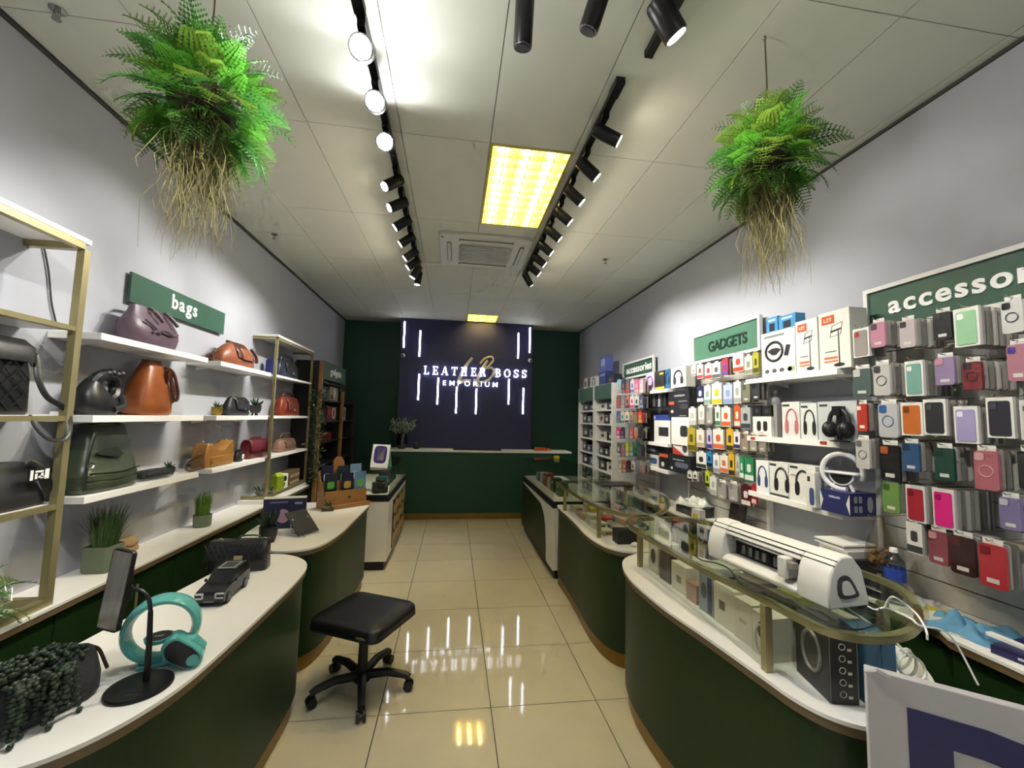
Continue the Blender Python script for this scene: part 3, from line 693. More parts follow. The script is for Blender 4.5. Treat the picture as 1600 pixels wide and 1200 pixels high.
# mauve tote
y, w_ = span(194, 272, 520); h = .225
t = thing('handbag', 'mauve slouchy leather tote bag on the top shelf under the bags sign', 'bag', (-1.81, y, S1), PI/2)
lm = leather('mauve', '#5d4a58'); ld = leather('mauve_dark', '#463842')
body([(0, w_*.80, .15), (.02, w_*.88, .165), (.07, w_*.98, .17), (.11, w_*1.0, .15), (.15, w_*.92, .11), (.19, w_*.82, .07), (h, w_*.78, .055)], 3).build('body', lm, t, 50)
loopy([(-.10, -.085, .075), (-.03, -.10, .10), (.05, -.095, .085), (.12, -.08, .10)], .008, 'gather_fold', lm, t); loopy([(-.14, -.07, .14), (-.09, -.085, .11), (-.05, -.095, .07)], .007, 'gather_fold', lm, t)
for x in (-.05, .08):
    loopy([(x-.02, -.035, h), (x, -.06, h-.03), (x+.03, -.085, h-.075)], .011, 'strap', ld, t, flat=.5)
    MB().tube([(x-.005+.012*math.cos(q*PI/4), -.055, h-.02+.012*math.sin(q*PI/4)) for q in range(8)], .003, 6, True).build('buckle', m_chrome, t)
loopy([(-.12, .03, h-.01), (-.08, .05, h+.01), (.08, .05, h+.01), (.12, .03, h-.01)], .008, 'handle', ld, t)

# black hobo with looped handle
y, w_ = span(127, 187, 640); h = hgt(165, 578, -1.80, S2)
t = thing('handbag', 'black gathered leather bag with open looped handle beside the brown bucket bag', 'bag', (-1.81, y, S2), PI/2)
lb = leather('black', '#17181a', .38); lb2 = leather('black_soft', '#202124', .5)
body([(0, w_*.78, .12, -.02), (.03, w_*.9, .14, -.02), (.07, w_*.88, .14, -.03), (.11, w_*.62, .11, -.055), (.15, w_*.36, .08, -.065), (.185, w_*.22, .06, -.05)], 2.4).build('body', lb, t, 50)
loopy([(-.07, 0, .13), (-.05, -.01, .185), (0, -.01, h-.03), (.05, -.01, h-.035), (.085, 0, .15), (.07, -.01, .10), (.03, -.015, .075)], [.03, .03, .028, .028, .026, .024, .02][0], 'handle', lb, t, 10)
for q in range(4): MB().ball((-.005+.03*q, -.015, h-.022+.006*(q % 2)), .022, .03, .026).build('knotted_fold', lb, t)
loopy([(.0, -.06, .03), (.06, -.06, .05), (.085, -.03, .10)], .02, 'gather_fold', lb, t, 8)

# brown bucket bag
y, w_ = span(205, 258, 640); h = hgt(230, 563, -1.80, S2)
t = thing('handbag', 'tall caramel brown leather bucket bag with handles on middle shelf', 'bag', (-1.81, y, S2), PI/2)
lc_ = leather('caramel', '#8a4a20', .36, .22); lcd = leather('caramel_dark', '#4a2413', .4)
body([(0, w_*.86, .15), (.015, w_*.97, .17), (.08, w_*1.0, .165), (.18, w_*.80, .14), (.27, w_*.55, .10), (h-.01, w_*.46, .06), (h, w_*.40, .04)], 3).build('body', lc_, t, 50)
loopy([(.04, -.05, h-.03), (.07, -.08, h-.06), (.095, -.10, h-.17), (.09, -.10, h-.23), (.07, -.09, h-.20), (.055, -.08, h-.10)], .009, 'handle', lcd, t)
loopy([(.05, .03, h-.03), (.09, -.03, h-.05), (.125, -.06, h-.16), (.12, -.06, h-.24), (.10, -.06, h-.22)], .009, 'handle', lcd, t)
MB().box(.03, .075, -.078, -.06, h-.12, h-.05).build('tab', lcd, t); MB().box(-w_*.2, w_*.2, -.02, .02, h-.002, h+.004).build('zip', lcd, t)

# green backpack
y, w_ = span(108, 203, 740, -1.79); h = hgt(160, 664, -1.79, S3)
t = thing('backpack', 'large olive green leather backpack with folded top on lowest shelf', 'backpack', (-1.805, y, S3), PI/2)
lg_ = leather('olive', '#3b4332', .36, .2); lgd = leather('olive_dark', '#222a20', .4)
body([(0, w_*.95, .16), (.012, w_*1.0, .18), (.05, w_*1.0, .185), (.052, w_*.985, .18), (.085, w_*.985, .18), (.087, w_*.97, .175), (.14, w_*.90, .16), (h*.63, w_*.80, .13)], 3.4).build('body', lg_, t, 45)
body([(h*.60, w_*.80, .135), (h*.72, w_*.74, .12), (h*.9, w_*.66, .09), (h, w_*.62, .07)], 3.4).build('folded_top', lgd, t, 45)
m = MB(); m.add([(-w_*.36, -.078, h*.60), (-w_*.05, -.088, h*.66), (w_*.06, -.092, h*.55), (-w_*.02, -.092, h*.50), (-w_*.30, -.084, h*.56)], [(0, 4, 3, 2, 1)]); m.add([(-w_*.36, -.07, h*.60), (-w_*.05, -.08, h*.66), (w_*.06, -.084, h*.55), (-w_*.02, -.084, h*.50), (-w_*.30, -.076, h*.56)], [(0, 1, 2, 3, 4)])
m.build('flap', lgd, t)
for z in (.03, .065, .10): loopy([(-w_*.44, -.075, z), (0, -.0935, z-.008), (w_*.44, -.075, z)], .003, 'pleat', lgd, t)
loopy([(-w_*.33, -.06, h*.9), (-w_*.43, -.07, h*.6), (-w_*.45, -.07, h*.25), (-w_*.44, -.07, .02)], .012, 'strap', lgd, t, flat=.4)
loopy([(-w_*.25, .0, h), (-w_*.2, -.01, h+.012), (w_*.15, -.01, h+.012), (w_*.28, 0, h-.01), (w_*.36, -.03, h*.7)], .010, 'strap', lgd, t)
MB().tube([(-w_*.44+.018*math.cos(q*PI/4), -.085, h*.42+.014*math.sin(q*PI/4)) for q in range(8)], .003, 6, True).build('buckle', m_chrome, t)

# black pouch on a tray, small pot
y, w_ = span(213, 263, 745, -1.78)
t = thing('clutch', 'flat black zip clutch lying on a clear tray', 'clutch bag', (-1.79, y, S3), PI/2)
MB().lathe([(.0, 0), (w_*.5, .003), (w_*.54, .010), (w_*.52, .012)], 28).build('tray', m_film, t).scale = (1, .55, 1)
body([(.013, w_*.86, .09), (.02, w_*.92, .10), (.045, w_*.9, .10), (.052, w_*.8, .085)], 5).build('pouch', lb2, t, 50); loopy([(-w_*.42, -.052, .036), (0, -.054, .038), (w_*.42, -.052, .036)], .003, 'zip', m_dgrey, t)
def pot_agave(label, loc, r, h, potm, n=9, ll=.05, feet=False, lcol='#24402a', spread=.9):
    t = thing('potted_agave', label, 'potted plant', loc, rnd.uniform(0, 3))
    z0 = h*.25 if feet else 0
    if feet:
        for q in range(3): MB().cyl((r*.5*math.cos(q*2.09), r*.5*math.sin(q*2.09), 0), (r*.35*math.cos(q*2.09), r*.35*math.sin(q*2.09), z0+.004), r*.16, 8).build('foot', potm, t)
    MB().lathe([(r*.72, z0), (r*.95, z0+(h-z0)*.4), (r, h*.98), (r, h), (r*.86, h), (r*.84, h*.9)], 20).build('pot', potm, t, 40)
    MB().lathe([(r*.84, h*.88), (0.0005, h*.9)], 14).build('soil', P('#241a12', .9), t)
    lm_ = M('agave_leaf_'+lcol[1:], lcol, .45, var=.25, scale=40)
    for q in range(n):
        a = q*2.4; el = .35+spread*((q % 3)/2)*.8; L_ = ll*(.8+.3*rnd.random()); d = Vector((math.cos(a)*math.sin(el), math.sin(a)*math.sin(el), math.cos(el)))
        pts = [Vector((0, 0, h*.88)), Vector((0, 0, h*.88))+d*L_*.5, Vector((0, 0, h*.88))+d*L_*.8+Vector((0, 0, L_*.08)), Vector((0, 0, h*.88))+d*L_+Vector((0, 0, L_*.15))]
        MB().tube(pts, [ll*.09, ll*.13, ll*.08, .0008], 6, flat=.45).build('leaf', lm_, t)
    return t
y, w_ = span(259, 282, 738, -1.80); pot_agave('small dark pot plant at the end of the lowest shelf', (-1.82, y-.015, S3), .036, .045, lb2, 8, .045)

# grass pots
def grass_pot(label, loc, w, h, gh, col, n=260, seed=1, square=False, spread=.5):
    t = thing('potted_grass', label, 'potted plant', loc); q = random.Random(seed)
    pm = M('sage_pot', '#66705a', .6, var=.05)
    o_ = rrect(w, w, w*.12, 3) if square else sph(24, 2, w/2, w/2)
    MB().loft([[(x*s, y*s, z) for x, y in o_] for s, z in ((.92, 0), (.97, .006), (1, h*.5), (1, h), (.9, h), (.88, h*.85))]).build('pot', pm, t, 40)
    m = MB()
    for i in range(n):
        a = q.uniform(0, 2*PI); r0 = w*.38*math.sqrt(q.random()); L_ = gh*q.uniform(.55, 1.0); b0 = Vector((r0*math.cos(a), r0*math.sin(a), h*.8)); a2 = a+q.uniform(-.8, .8)
        out = Vector((math.cos(a2), math.sin(a2), 0)); k = spread*q.uniform(.1, 1)*(r0/(w*.38)+.25); sd = Vector((-out.y, out.x, 0))*.0022
        p1 = b0+Vector((0, 0, L_*.5))+out*L_*k*.25; p2 = b0+Vector((0, 0, L_*(1-.25*k)))+out*L_*k*.75
        m.add([b0-sd, b0+sd, p1+sd, p1-sd, p2], [(0, 1, 2, 3), (3, 2, 4)])
    o = m.build('grass_blades', M(col[0], col[1], .5, var=.4, scale=60), t, None); o['kind'] = 'stuff'
    return t
y, w_ = span(138, 196, 900, -1.78); b_ = at(155, 903, z=Z_TOP)
grass_pot('large square sage pot of long dark grass on left worktop', (-1.80, at(158, 900, x=-1.80).y, Z_TOP), .125, .13, .26, ('dark_grass', '#3d5526'), 420, 3, True, .55)
grass_pot('small round sage pot of upright bright grass on left worktop', (-1.80, at(316, 815, x=-1.80).y, Z_TOP), .115, .085, .20, ('bright_grass', '#557a25'), 380, 5, False, .22)
y, w_ = span(190, 219, 858, -1.86)
t = thing('wallet', 'small beige leather wallet propped against left wall behind the large grass', 'wallet', (-1.885, y+.01, Z_TOP), PI/2)
lbg = leather('beige', '#9a7d55', .5)
m = body([(0, .13, .05, 0, 0), (.012, .135, .055), (.06, .125, .045, 0, .008), (.085, .10, .02, 0, .015)], 4); m.build('body', lbg, t, 50); loopy([(-.05, -.022, .05), (0, -.026, .035), (.05, -.022, .05)], .002, 'flap_seam', lcd, t)

# tan backpack
y, w_ = span(338, 390, 572, -1.80); h = hgt(362, 536, -1.80, S1)
t = thing('backpack', 'small tan leather backpack with studded flap on the far top shelf', 'backpack', (-1.80, y, S1), PI/2)
lt = leather('tan', '#8a4f33', .4, .15)
body([(0, w_*.88, .14), (.015, w_*.98, .16), (.07, w_*1.0, .15), (.12, w_*.85, .12), (.16, w_*.6, .09), (h, w_*.42, .06)], 2.8).build('body', lt, t, 50)
body([(h*.35, w_*.52, .03, .03, -.075), (h*.6, w_*.5, .05, .02, -.06), (h*.9, w_*.42, .06, 0, -.02), (h+.005, w_*.36, .07)], 4).build('flap', lcd, t, 50)
body([(h*.32, w_*.30, .02, .035, -.088), (h*.55, w_*.30, .03, .03, -.08), (h*.8, w_*.28, .03, .02, -.055)], 4).build('front_panel', lt, t, 50)
loopy([(-w_*.2, .02, h), (-w_*.15, .03, h+.015), (w_*.05, .03, h+.015), (w_*.1, .02, h)], .006, 'handle', lcd, t)
loopy([(-w_*.2, .03, h*.7), (-w_*.5, 0, h*.45), (-w_*.85, -.02, .03), (-w_*.7, -.04, .01), (-w_*.4, -.05, .015)], .008, 'strap', lcd, t, flat=.4)
loopy([(w_*.3, -.05, h*.9), (w_*.45, -.06, h*.6), (w_*.48, -.06, .06)], .012, 'side_strip', lcd, t)

y, w_ = span(330, 346, 647, -1.80); pot_agave('little gold pot succulent on the far middle shelf', (-1.80, y, S2), .038, .065, M('gold_pot', '#8f7a32', .3, metal=.7), 9, .05, lcol='#3c5a30')
y, w_ = span(350, 384, 645, -1.80); h = hgt(370, 621, -1.80, S2)
t = thing('handbag', 'small black flap bag between the gold and the black pot', 'bag', (-1.80, y, S2), PI/2)
body([(0, w_*.95, .09), (.01, w_, .10), (h*.5, w_*.95, .085), (h*.9, w_*.72, .05), (h, w_*.62, .04)], 3.6).build('body', lb2, t, 50); body([(h*.35, w_*.6, .02, .02, -.052), (h*.8, w_*.6, .04, .02, -.035), (h+.004, w_*.58, .05, .01, 0)], 4).build('flap', lb, t, 50); MB().box(.0, .035, -.068, -.060, h*.32, h*.42).build('clasp', m_chrome, t)
y, w_ = span(388, 408, 648, -1.80); pot_agave('black three-footed pot with spiky plant on the far middle shelf', (-1.80, y, S2), .05, .095, lb2, 9, .085, True)

# camel bag, flower tag, red bag
y, w_ = span(308, 355, 728, -1.80); h = hgt(325, 690, -1.80, S3)
t = thing('handbag', 'camel patent shoulder bag with brown strap trailing to the left', 'bag', (-1.80, y, S3), PI/2)
lcm = leather('camel', '#946a37', .25, .1)
m = MB(); pr = [(-w_*.48, 0), (w_*.46, 0), (w_*.48, h*.55), (w_*.40, h), (w_*.36, h), (w_*.1, h*.66), (-w_*.12, h*.66), (-w_*.36, h*.95), (-w_*.42, h*.95), (-w_*.5, h*.5)]
m.loft([[(x*s, yy, z*s+(1-s)*h*.3) for x, z in pr] for yy, s in ((-.055, .93), (-.045, 1), (.045, 1), (.055, .93))]); m.build('body', lcm, t, 40, bev=.004)
MB().box(-w_*.36, w_*.36, -.062, -.053, .012, h*.42).build('front_pocket', lcm, t, bev=.004)
for x in (-w_*.38, w_*.38): MB().ball((x, 0, h), .008).build('stud', m_gold, t)
loopy([(-w_*.4, 0, h*.9), (-w_*.5, -.01, h*.5), (-w_*.75, -.03, h*.45), (-w_*1.02, -.04, h*.25), (-w_*.95, -.05, .012), (-w_*.7, -.05, .012), (-w_*.5, -.04, .014)], .011, 'strap', leather('strap_brown', '#3c291f', .45), t, flat=.35)
y, w_ = span(362, 380, 720, -1.77)
t = thing('key_pouch', 'tiny black pouch with white flower charm between the camel and red bags', 'pouch', (-1.77, y, S3), PI/2)
body([(0, .09, .05), (.01, .10, .055), (.05, .10, .05), (.075, .07, .03)], 3).build('body', lb, t, 50); m = MB()
for q in range(5): m.ball((.018+.013*math.cos(q*1.257), -.032, .04+.013*math.sin(q*1.257)), .009, .003, .009, 8, 5)
m.build('flower', m_lw, t); MB().ball((.018, -.034, .04), .007, .004, .007, 8, 5).build('flower_centre', P('#b02a2a'), t); loopy([(-.02, 0, .07), (-.02, 0, .095), (.02, 0, .095), (.02, 0, .07)], .004, 'loop', lb, t)
y, w_ = span(381, 412, 716, -1.80); h = hgt(395, 686, -1.80, S3)
t = thing('handbag', 'wine red leather satchel at the end of the lowest far shelf', 'bag', (-1.80, y, S3), PI/2)
lr = leather('wine', '#58121c', .36)
body([(0, w_*.96, .09), (.01, w_, .10), (h*.7, w_, .10), (h*.9, w_*.95, .09), (h*.95, w_*.85, .06)], 6).build('body', lr, t, 50); body([(h*.38, w_*.98, .02, 0, -.055), (h*.8, w_*1.0, .03, 0, -.045), (h*.98, w_*.96, .09)], 6).build('flap', lr, t, 50)
loopy([(-w_*.25, 0, h*.93), (-w_*.2, 0, h+.012), (w_*.2, 0, h+.012), (w_*.25, 0, h*.93)], .007, 'handle', lr, t); MB().box(-.015, .015, -.072, -.064, h*.34, h*.46).build('clasp', lr, t)

# near frame: quilted bag, dark bag with tag, cord
y, w_ = span(-70, 24, 640, -1.80)
t = thing('handbag', 'black quilted bag with strap hanging below the near gold frame shelf', 'bag', (-1.80, y, S2), PI/2); h = .30
lq = leather('quilted', '#1c1d1f', .35)
body([(0, w_*.96, .12), (.012, w_, .13), (h*.5, w_*.97, .12), (h*.9, w_*.86, .09), (h, w_*.78, .07)], 5).build('body', lq, t, 50)
for s in (-1, 1):
    for q in range(-4, 5):
        x0 = q*.06; z1_ = h*.85
        pts = [(x0+s*(z-.02)*.9, -.068+.0*z, z) for z in (.02, .08, .14, .2, z1_) if abs(x0+s*(z-.02)*.9) < w_*.44]
        if len(pts) > 1: MB().tube(pts, .003, 5).build('quilt_seam', lb, t)
body([(h*.72, w_*.9, .03, 0, -.06), (h*.92, w_*.9, .05, 0, -.045), (h+.01, w_*.8, .08)], 5).build('flap', lq, t, 50)
loopy([(w_*.42, -.03, h*.9), (w_*.52, -.045, h*.82), (w_*.50, -.07, h*.5), (w_*.62, -.09, h*.25), (w_*.95, -.10, h*.10), (w_*1.0, -.12, -.04), (w_*.85, -.135, -.10), (w_*.5, -.135, -.10), (w_*.28, -.12, -.05), (w_*.26, -.10, .0)], .011, 'strap', lb, t, flat=.4)
for q in range(3): MB().tube([(w_*.45+.012*math.cos(k*PI/3), -.045-.004*q, h*(.86-.05*q)+.012*math.sin(k*PI/3)) for k in range(6)], .003, 5, True).build('ring', m_chrome, t)
y, w_ = span(-80, 58, 785, -1.80)
t = thing('handbag', 'slouchy black bag with a white print tag on near gold frame', 'bag', (-1.80, y, S3), PI/2); h = hgt(20, 722, -1.80, S3)
body([(0, w_*.96, .14), (.012, w_, .16), (h*.3, w_*.86, .15), (h*.7, w_*.56, .12), (h, w_*.42, .08)], 2.6).build('body', lb2, t, 50)
loopy([(w_*.14, -.05, h*.96), (w_*.24, -.07, h*.8), (w_*.33, -.08, h*.4), (w_*.42, -.07, h*.12), (w_*.48, -.06, .02)], .02, 'strap', lb, t, flat=.5)
tg = MB().box(-.005, .085, -.104, -.100, h*.60, h*.86).build('print_tag', lb, t); m = MB()
for bx in ((.0, .012, .62, .84), (.02, .055, .78, .82), (.02, .03, .64, .76), (.045, .055, .64, .76), (.062, .08, .62, .84), (.035, .06, .66, .70)): m.box(bx[0], bx[1], -.1052, -.104, h*bx[2], h*bx[3])
m.build('print', m_lw, tg)
c0 = [at(a, b, x=XL+.008) for a, b in ((60, 372), (68, 385), (76, 425), (80, 470), (86, 498), (90, 512))]
tag(MB().tube(spline(c0, 5), .004, 6).build('power_cable', m_dgrey), 'thin dark cord hanging down the wall inside the near gold frame', 'cord')
for i, (px, py, z) in enumerate(((76, 776, S3), (92, 640, S2))):
    tag(MB().box(-.02, .02, -.02, .02, 0, .014).build('price_card', m_lw), 'little white price card on the near gold frame %s shelf' % ('lower', 'middle')[i], 'tag').location = (-1.87, at(px, py, x=-1.87).y, z)

# far frame goods
def simple_bag(label, yy, z, w, h, mat, mat2, dep=.11, X=-1.82):
    t = thing('handbag', label, 'bag', (X, yy, z), PI/2, )
    body([(0, w*.95, dep), (.012, w, dep*1.08), (h*.6, w*.96, dep), (h*.92, w*.84, dep*.7), (h, w*.78, dep*.5)], 4).build('body', mat, t, 50)
    body([(h*.3, w*.5, .02, 0, -dep*.58), (h*.75, w*.55, .03, 0, -dep*.5), (h+.004, w*.5, dep*.6)], 5).build('flap', mat2, t, 50)
    loopy([(-w*.3, 0, h*.95), (-w*.22, 0, h+.05), (w*.22, 0, h+.05), (w*.3, 0, h*.95)], .007, 'handle', mat2, t); MB().box(-.014, .014, -dep*.5-.03, -dep*.5-.018, h*.26, h*.38).build('clasp', m_gold, t)
    return t
y, w_ = span(425, 464, 590, -1.82); simple_bag('dark navy grab bag on top shelf of the far gold frame', y, S1, w_*.8, .19, leather('navy', '#1d2436'), lb)
tag(body([(0, .10, .09), (.15, .10, .08), (.17, .07, .05)], 4).build('shopping_pouch', leather('blue', '#1d2a66'), None, 50), 'blue pouch beside the navy grab bag on far gold frame', 'pouch').location = (-1.83, y-w_*.5, S1)
y, w_ = span(430, 464, 650, -1.82); simple_bag('rust red leather satchel on middle shelf of the far gold frame', y, S2, w_*.85, .20, leather('rust', '#7a2f1c', .34), leather('rust_d', '#5f2215', .3))
y, w_ = span(428, 458, 710, -1.82); simple_bag('dusty pink beige bag on the lowest shelf of the far gold frame', y, S3, w_*.9, .13, leather('pinkbeige', '#8a6a58', .4), leather('pinkbeige_d', '#6e5244'))
t = thing('scarf_strap', 'striped strap lying over the shelf edge beside the pink beige bag', 'strap', (-1.76, y+w_*.8, S3), PI/2)
loopy([(-.09, 0, .04), (0, -.02, .035), (.06, -.04, .012), (.12, -.075, .008), (.16, -.09, -.02)], .014, 'band', leather('strap_brown', '#3c291f'), t, flat=.3); loopy([(-.09, -.004, .05), (0, -.026, .045), (.06, -.046, .022)], .004, 'stripe', m_lw, t)
ZP = .785
def bowl_succulent(label, loc, r, seed):
    t = thing('succulent_bowl', label, 'potted plant', loc); q = random.Random(seed)
    MB().lathe([(r*.6, 0), (r*.9, r*.25), (r, r*.55), (r*.93, r*.57), (r*.8, r*.5), (.001, r*.48)], 24).build('bowl', M('grey_bowl', '#7d7d76', .5), t, 40)
    lm_ = M('succulent_leaf', '#2c4a2c', .45, var=.3, scale=50)
    for i in range(16):
        a = i*2.4; rr = r*.75*math.sqrt((i+.5)/16); d = Vector((math.cos(a)*.6, math.sin(a)*.6, 1)).normalized(); b0 = Vector((rr*math.cos(a), rr*math.sin(a), r*.48)); L_ = r*q.uniform(.5, .9)
        MB().tube([b0, b0+d*L_*.5, b0+d*L_], [r*.06, r*.11, .001], 6, flat=.6).build('leaf', lm_, t)
y = at(408, 770, x=-1.80).y; bowl_succulent('round grey bowl of succulents at the foot of the far gold frame', (-1.80, 4.43, ZP), .085, 3)
t = thing('gift_box', 'lime green carton with folded top at the foot of the far gold frame', 'box', (-1.79, 4.70, ZP), R(70))
m = MB(); m.box(-.05, .05, -.04, .04, 0, .15); m.build('carton', P('#8aa01e'), t); m = MB(); m.add([(-.05, -.04, .15), (.05, -.04, .15), (.04, 0, .185), (-.04, 0, .185), (-.05, .04, .15), (.05, .04, .15)], [(0, 1, 2, 3), (5, 4, 3, 2), (0, 3, 4), (1, 5, 2)]); m.build('folded_top', P('#9cb32a'), t)
t = thing('mug_box', 'white box with black swirl print next to the lime carton', 'box', (-1.79, 4.82, ZP), R(70)); MB().box(-.04, .04, -.04, .04, 0, .16).build('carton', m_lw, t)
m = MB(); m.ball((.0, -.04, .11), .022, .002, .03, 10, 6); m.ball((-.015, -.04, .05), .018, .002, .025, 10, 6); m.build('print', m_black, t)
t = thing('storage_box', 'brown slatted storage box at the foot of the far gold frame', 'box', (-1.80, 5.04, ZP), PI/2)
m_br = M('woven_brown', '#6e5a3c', .7, var=.2); MB().box(-.15, .15, -.06, .06, 0, .17).build('body', m_br, t, bev=.004)
for i in range(4):
    for j in range(2): MB().box(-.13+.07*i, -.08+.07*i, -.062, -.059, .03+.07*j, .06+.07*j).build('slot', P('#b7a988'), t)
# vine down the far post
t = thing('hanging_vine', 'dark green trailing vine hanging beside the far gold frame', 'vine', (-1.60, 5.22, 1.85)); q = random.Random(4)
m = MB(); lf = MB()
for s in range(5):
    pts = [(q.uniform(-.05, .05)+.03*math.sin(k*1.1+s), q.uniform(-.06, .10), -.11*k) for k in range(10)]; m.tube(pts, .003, 5)
    for p in pts:
        for k in range(7):
            c = Vector(p)+Vector((q.uniform(-.05, .05), q.uniform(-.05, .05), q.uniform(-.06, .06))); d = Vector((q.uniform(-1, 1), q.uniform(-1, 1), q.uniform(-1, .2))).normalized()*.035; sd = d.orthogonal().normalized()*.012
            lf.add([c, c+d*.5+sd, c+d, c+d*.5-sd], [(0, 1, 2, 3)])
m.build('stems', P('#2b3a1c'), t); o = lf.build('leaves', M('vine_leaf', '#29421f', .5, var=.4, scale=30), t, None); o['kind'] = 'stuff'

# ------------------------------------------------------------------ fern at lower left on the worktop with wire globe
def frond_mesh(L_, seed, droop=.8, nl=13, wid=.33):
    """one bipinnate fern frond growing along +Y from the origin"""
    q = random.Random(seed); m = MB(); pts = []
    for i in range(nl+1):
        s = i/nl; pts.append(Vector((.02*math.sin(s*3+seed)*L_, L_*s*(1-.18*droop*s*s), L_*(.35*s-droop*.62*s*s))))
    m.tube([p for p in pts[::2]], .0016, 4)
    for i in range(2, nl+1):
        s = i/nl; p = pts[i]; tg_ = (pts[i]-pts[i-1]).normalized(); pl = L_*wid*(1-s)**.75*min(1, s*4.5)+.010
        for sd in (-1, 1):
            d = (Vector((sd, .42, -.10+q.uniform(-.1, .1)))).normalized(); up = Vector((0, 0, 1))
            k = 4
            for j in range(1, k+1):
                u = j/k; c = p+d*pl*u; lw = pl*.17*(1-.5*u)+.0035; e = Vector((d.y*-sd*0+0, 1, .12))*lw
                c0 = p+d*pl*(u-1/k)
                m.add([c0, c0*.4+c*.6+e*.95, c, c0*.4+c*.6-e*.75], [(0, 1, 2, 3)])
    return m
FR = []
m_fernA = leaf_mat('fern_bright', '#4f8a2c'); m_fernB = leaf_mat('fern_dark', '#3a6a2c'); m_fernC = leaf_mat('fern_olive', '#64802e')
for i in range(5): FR.append(frond_mesh([.26, .30, .22, .28, .20][i], i*11+3, [.7, .95, .5, 1.1, .8][i]).mesh('frond', None))
for me, mm in zip(FR, (m_fernA, m_fernB, m_fernA, m_fernC, m_fernA)): me.materials.append(mm)
def fern_ball(t, n, rad, seed, scale, squash=1.0, zc=0.0, elmin=-1.15, elmax=1.35):
    q = random.Random(seed)
    for i in range(n):
        a = i*2.39996+q.uniform(-.2, .2); u = (i+.5)/n; el = elmin+(elmax-elmin)*u
        me = FR[q.randrange(5)]; o = put('frond', me, None, t)
        o.location = (rad*.35*math.cos(a)*math.cos(el), rad*.35*math.sin(a)*math.cos(el), zc+rad*.45*math.sin(el)*squash)
        o.rotation_euler = (el*.85, q.uniform(-.4, .4), a-PI/2); s = scale*q.uniform(.8, 1.12); o.scale = (s, s, s)
t = thing('potted_fern', 'bright green fern spilling over the worktop at the lower left edge', 'potted plant', (-1.74, 1.80, Z_TOP))
MB().lathe([(.05, 0), (.07, .03), (.075, .10), (.066, .10), (.06, .07)], 18).build('pot', lb2, t, 40)
fern_ball(t, 26, .10, 9, .72, zc=.10, elmin=-.6, elmax=1.1)
t = thing('wire_globe', 'clear faceted globe ornament at the left edge behind the worktop fern', 'ornament', (-1.80, 1.97, Z_TOP))
m = MB(); rr = .075; vs_ = []
for j, el in enumerate((-.9, -.3, .3, .9)):
    vs_.append([Vector((rr*math.cos(el)*math.cos(k*PI/3+j*.52), rr*math.cos(el)*math.sin(k*PI/3+j*.52), .085+rr*math.sin(el))) for k in range(6)])
for j in range(4):
    m.tube(vs_[j], .003, 5, True)
    if j < 3:
        for k in range(6): m.cyl(vs_[j][k], vs_[j+1][k], .003, 5); m.cyl(vs_[j][(k+1) % 6], vs_[j+1][k], .003, 5)
m.build('wire_frame', M('pale_wire', '#b9c4b4', .3, metal=.4), t); MB().lathe([(.05, 0), (.055, .004), (.05, .03), (.03, .04)], 18).build('foot', m_lw, t)

# ------------------------------------------------------------------ hanging ferns
def hanging_fern(label, loc, n, rad, seed, rootlen, rootdir, nroot, scale):
    t = thing('hanging_fern', label, 'hanging plant', loc); q = random.Random(seed)
    MB().ball((0, 0, 0), rad*.45, rad*.45, rad*.42, 16, 10).build('root_ball', P('#2a2014', .95), t)
    MB().tube([(0, 0, rad*.3), (.004, 0, (H-loc[2])*.6), (0, 0, H-loc[2]-.01)], .003, 6).build('string', P('#4a3d28', .9), t)
    MB().tube([(.008*math.cos(k), .008*math.sin(k), H-loc[2]-.012-.004*k) for k in range(6)], .003, 5).build('ceiling_hook', m_chrome, t)
    fern_ball(t, n, rad, seed, scale)
    m = MB()
    for i in range(nroot):
        a = q.uniform(0, 2*PI); r0 = rad*.34*math.sqrt(q.random()); L_ = rootlen*q.uniform(.35, 1); p = Vector((r0*math.cos(a), r0*math.sin(a), -rad*.3)); pts = [p]
        for k in range(6): p = p+Vector((q.uniform(-.03, .03)+rootdir*.004, q.uniform(-.03, .03), -L_/6)); pts.append(p)
        m.tube(pts, [.0014, .0013, .0012, .0011, .001, .0008, .0004], 3)
    o = m.build('aerial_roots', M('pale_roots', '#7f774a', .8, var=.35, scale=20), t, None); o['kind'] = 'stuff'
    return t
pR = at(1200, 250, y=1.47); pL = at(320, 160, y=1.50)
hanging_fern('bright green hanging fern with straggling roots on the right', (pR.x, pR.y, pR.z), 150, .22, 21, .50, 0, 230, .72)
hanging_fern('shaded hanging fern with straggling roots on the left', (pL.x, pL.y, pL.z), 160, .24, 31, .48, 0, 230, .74)
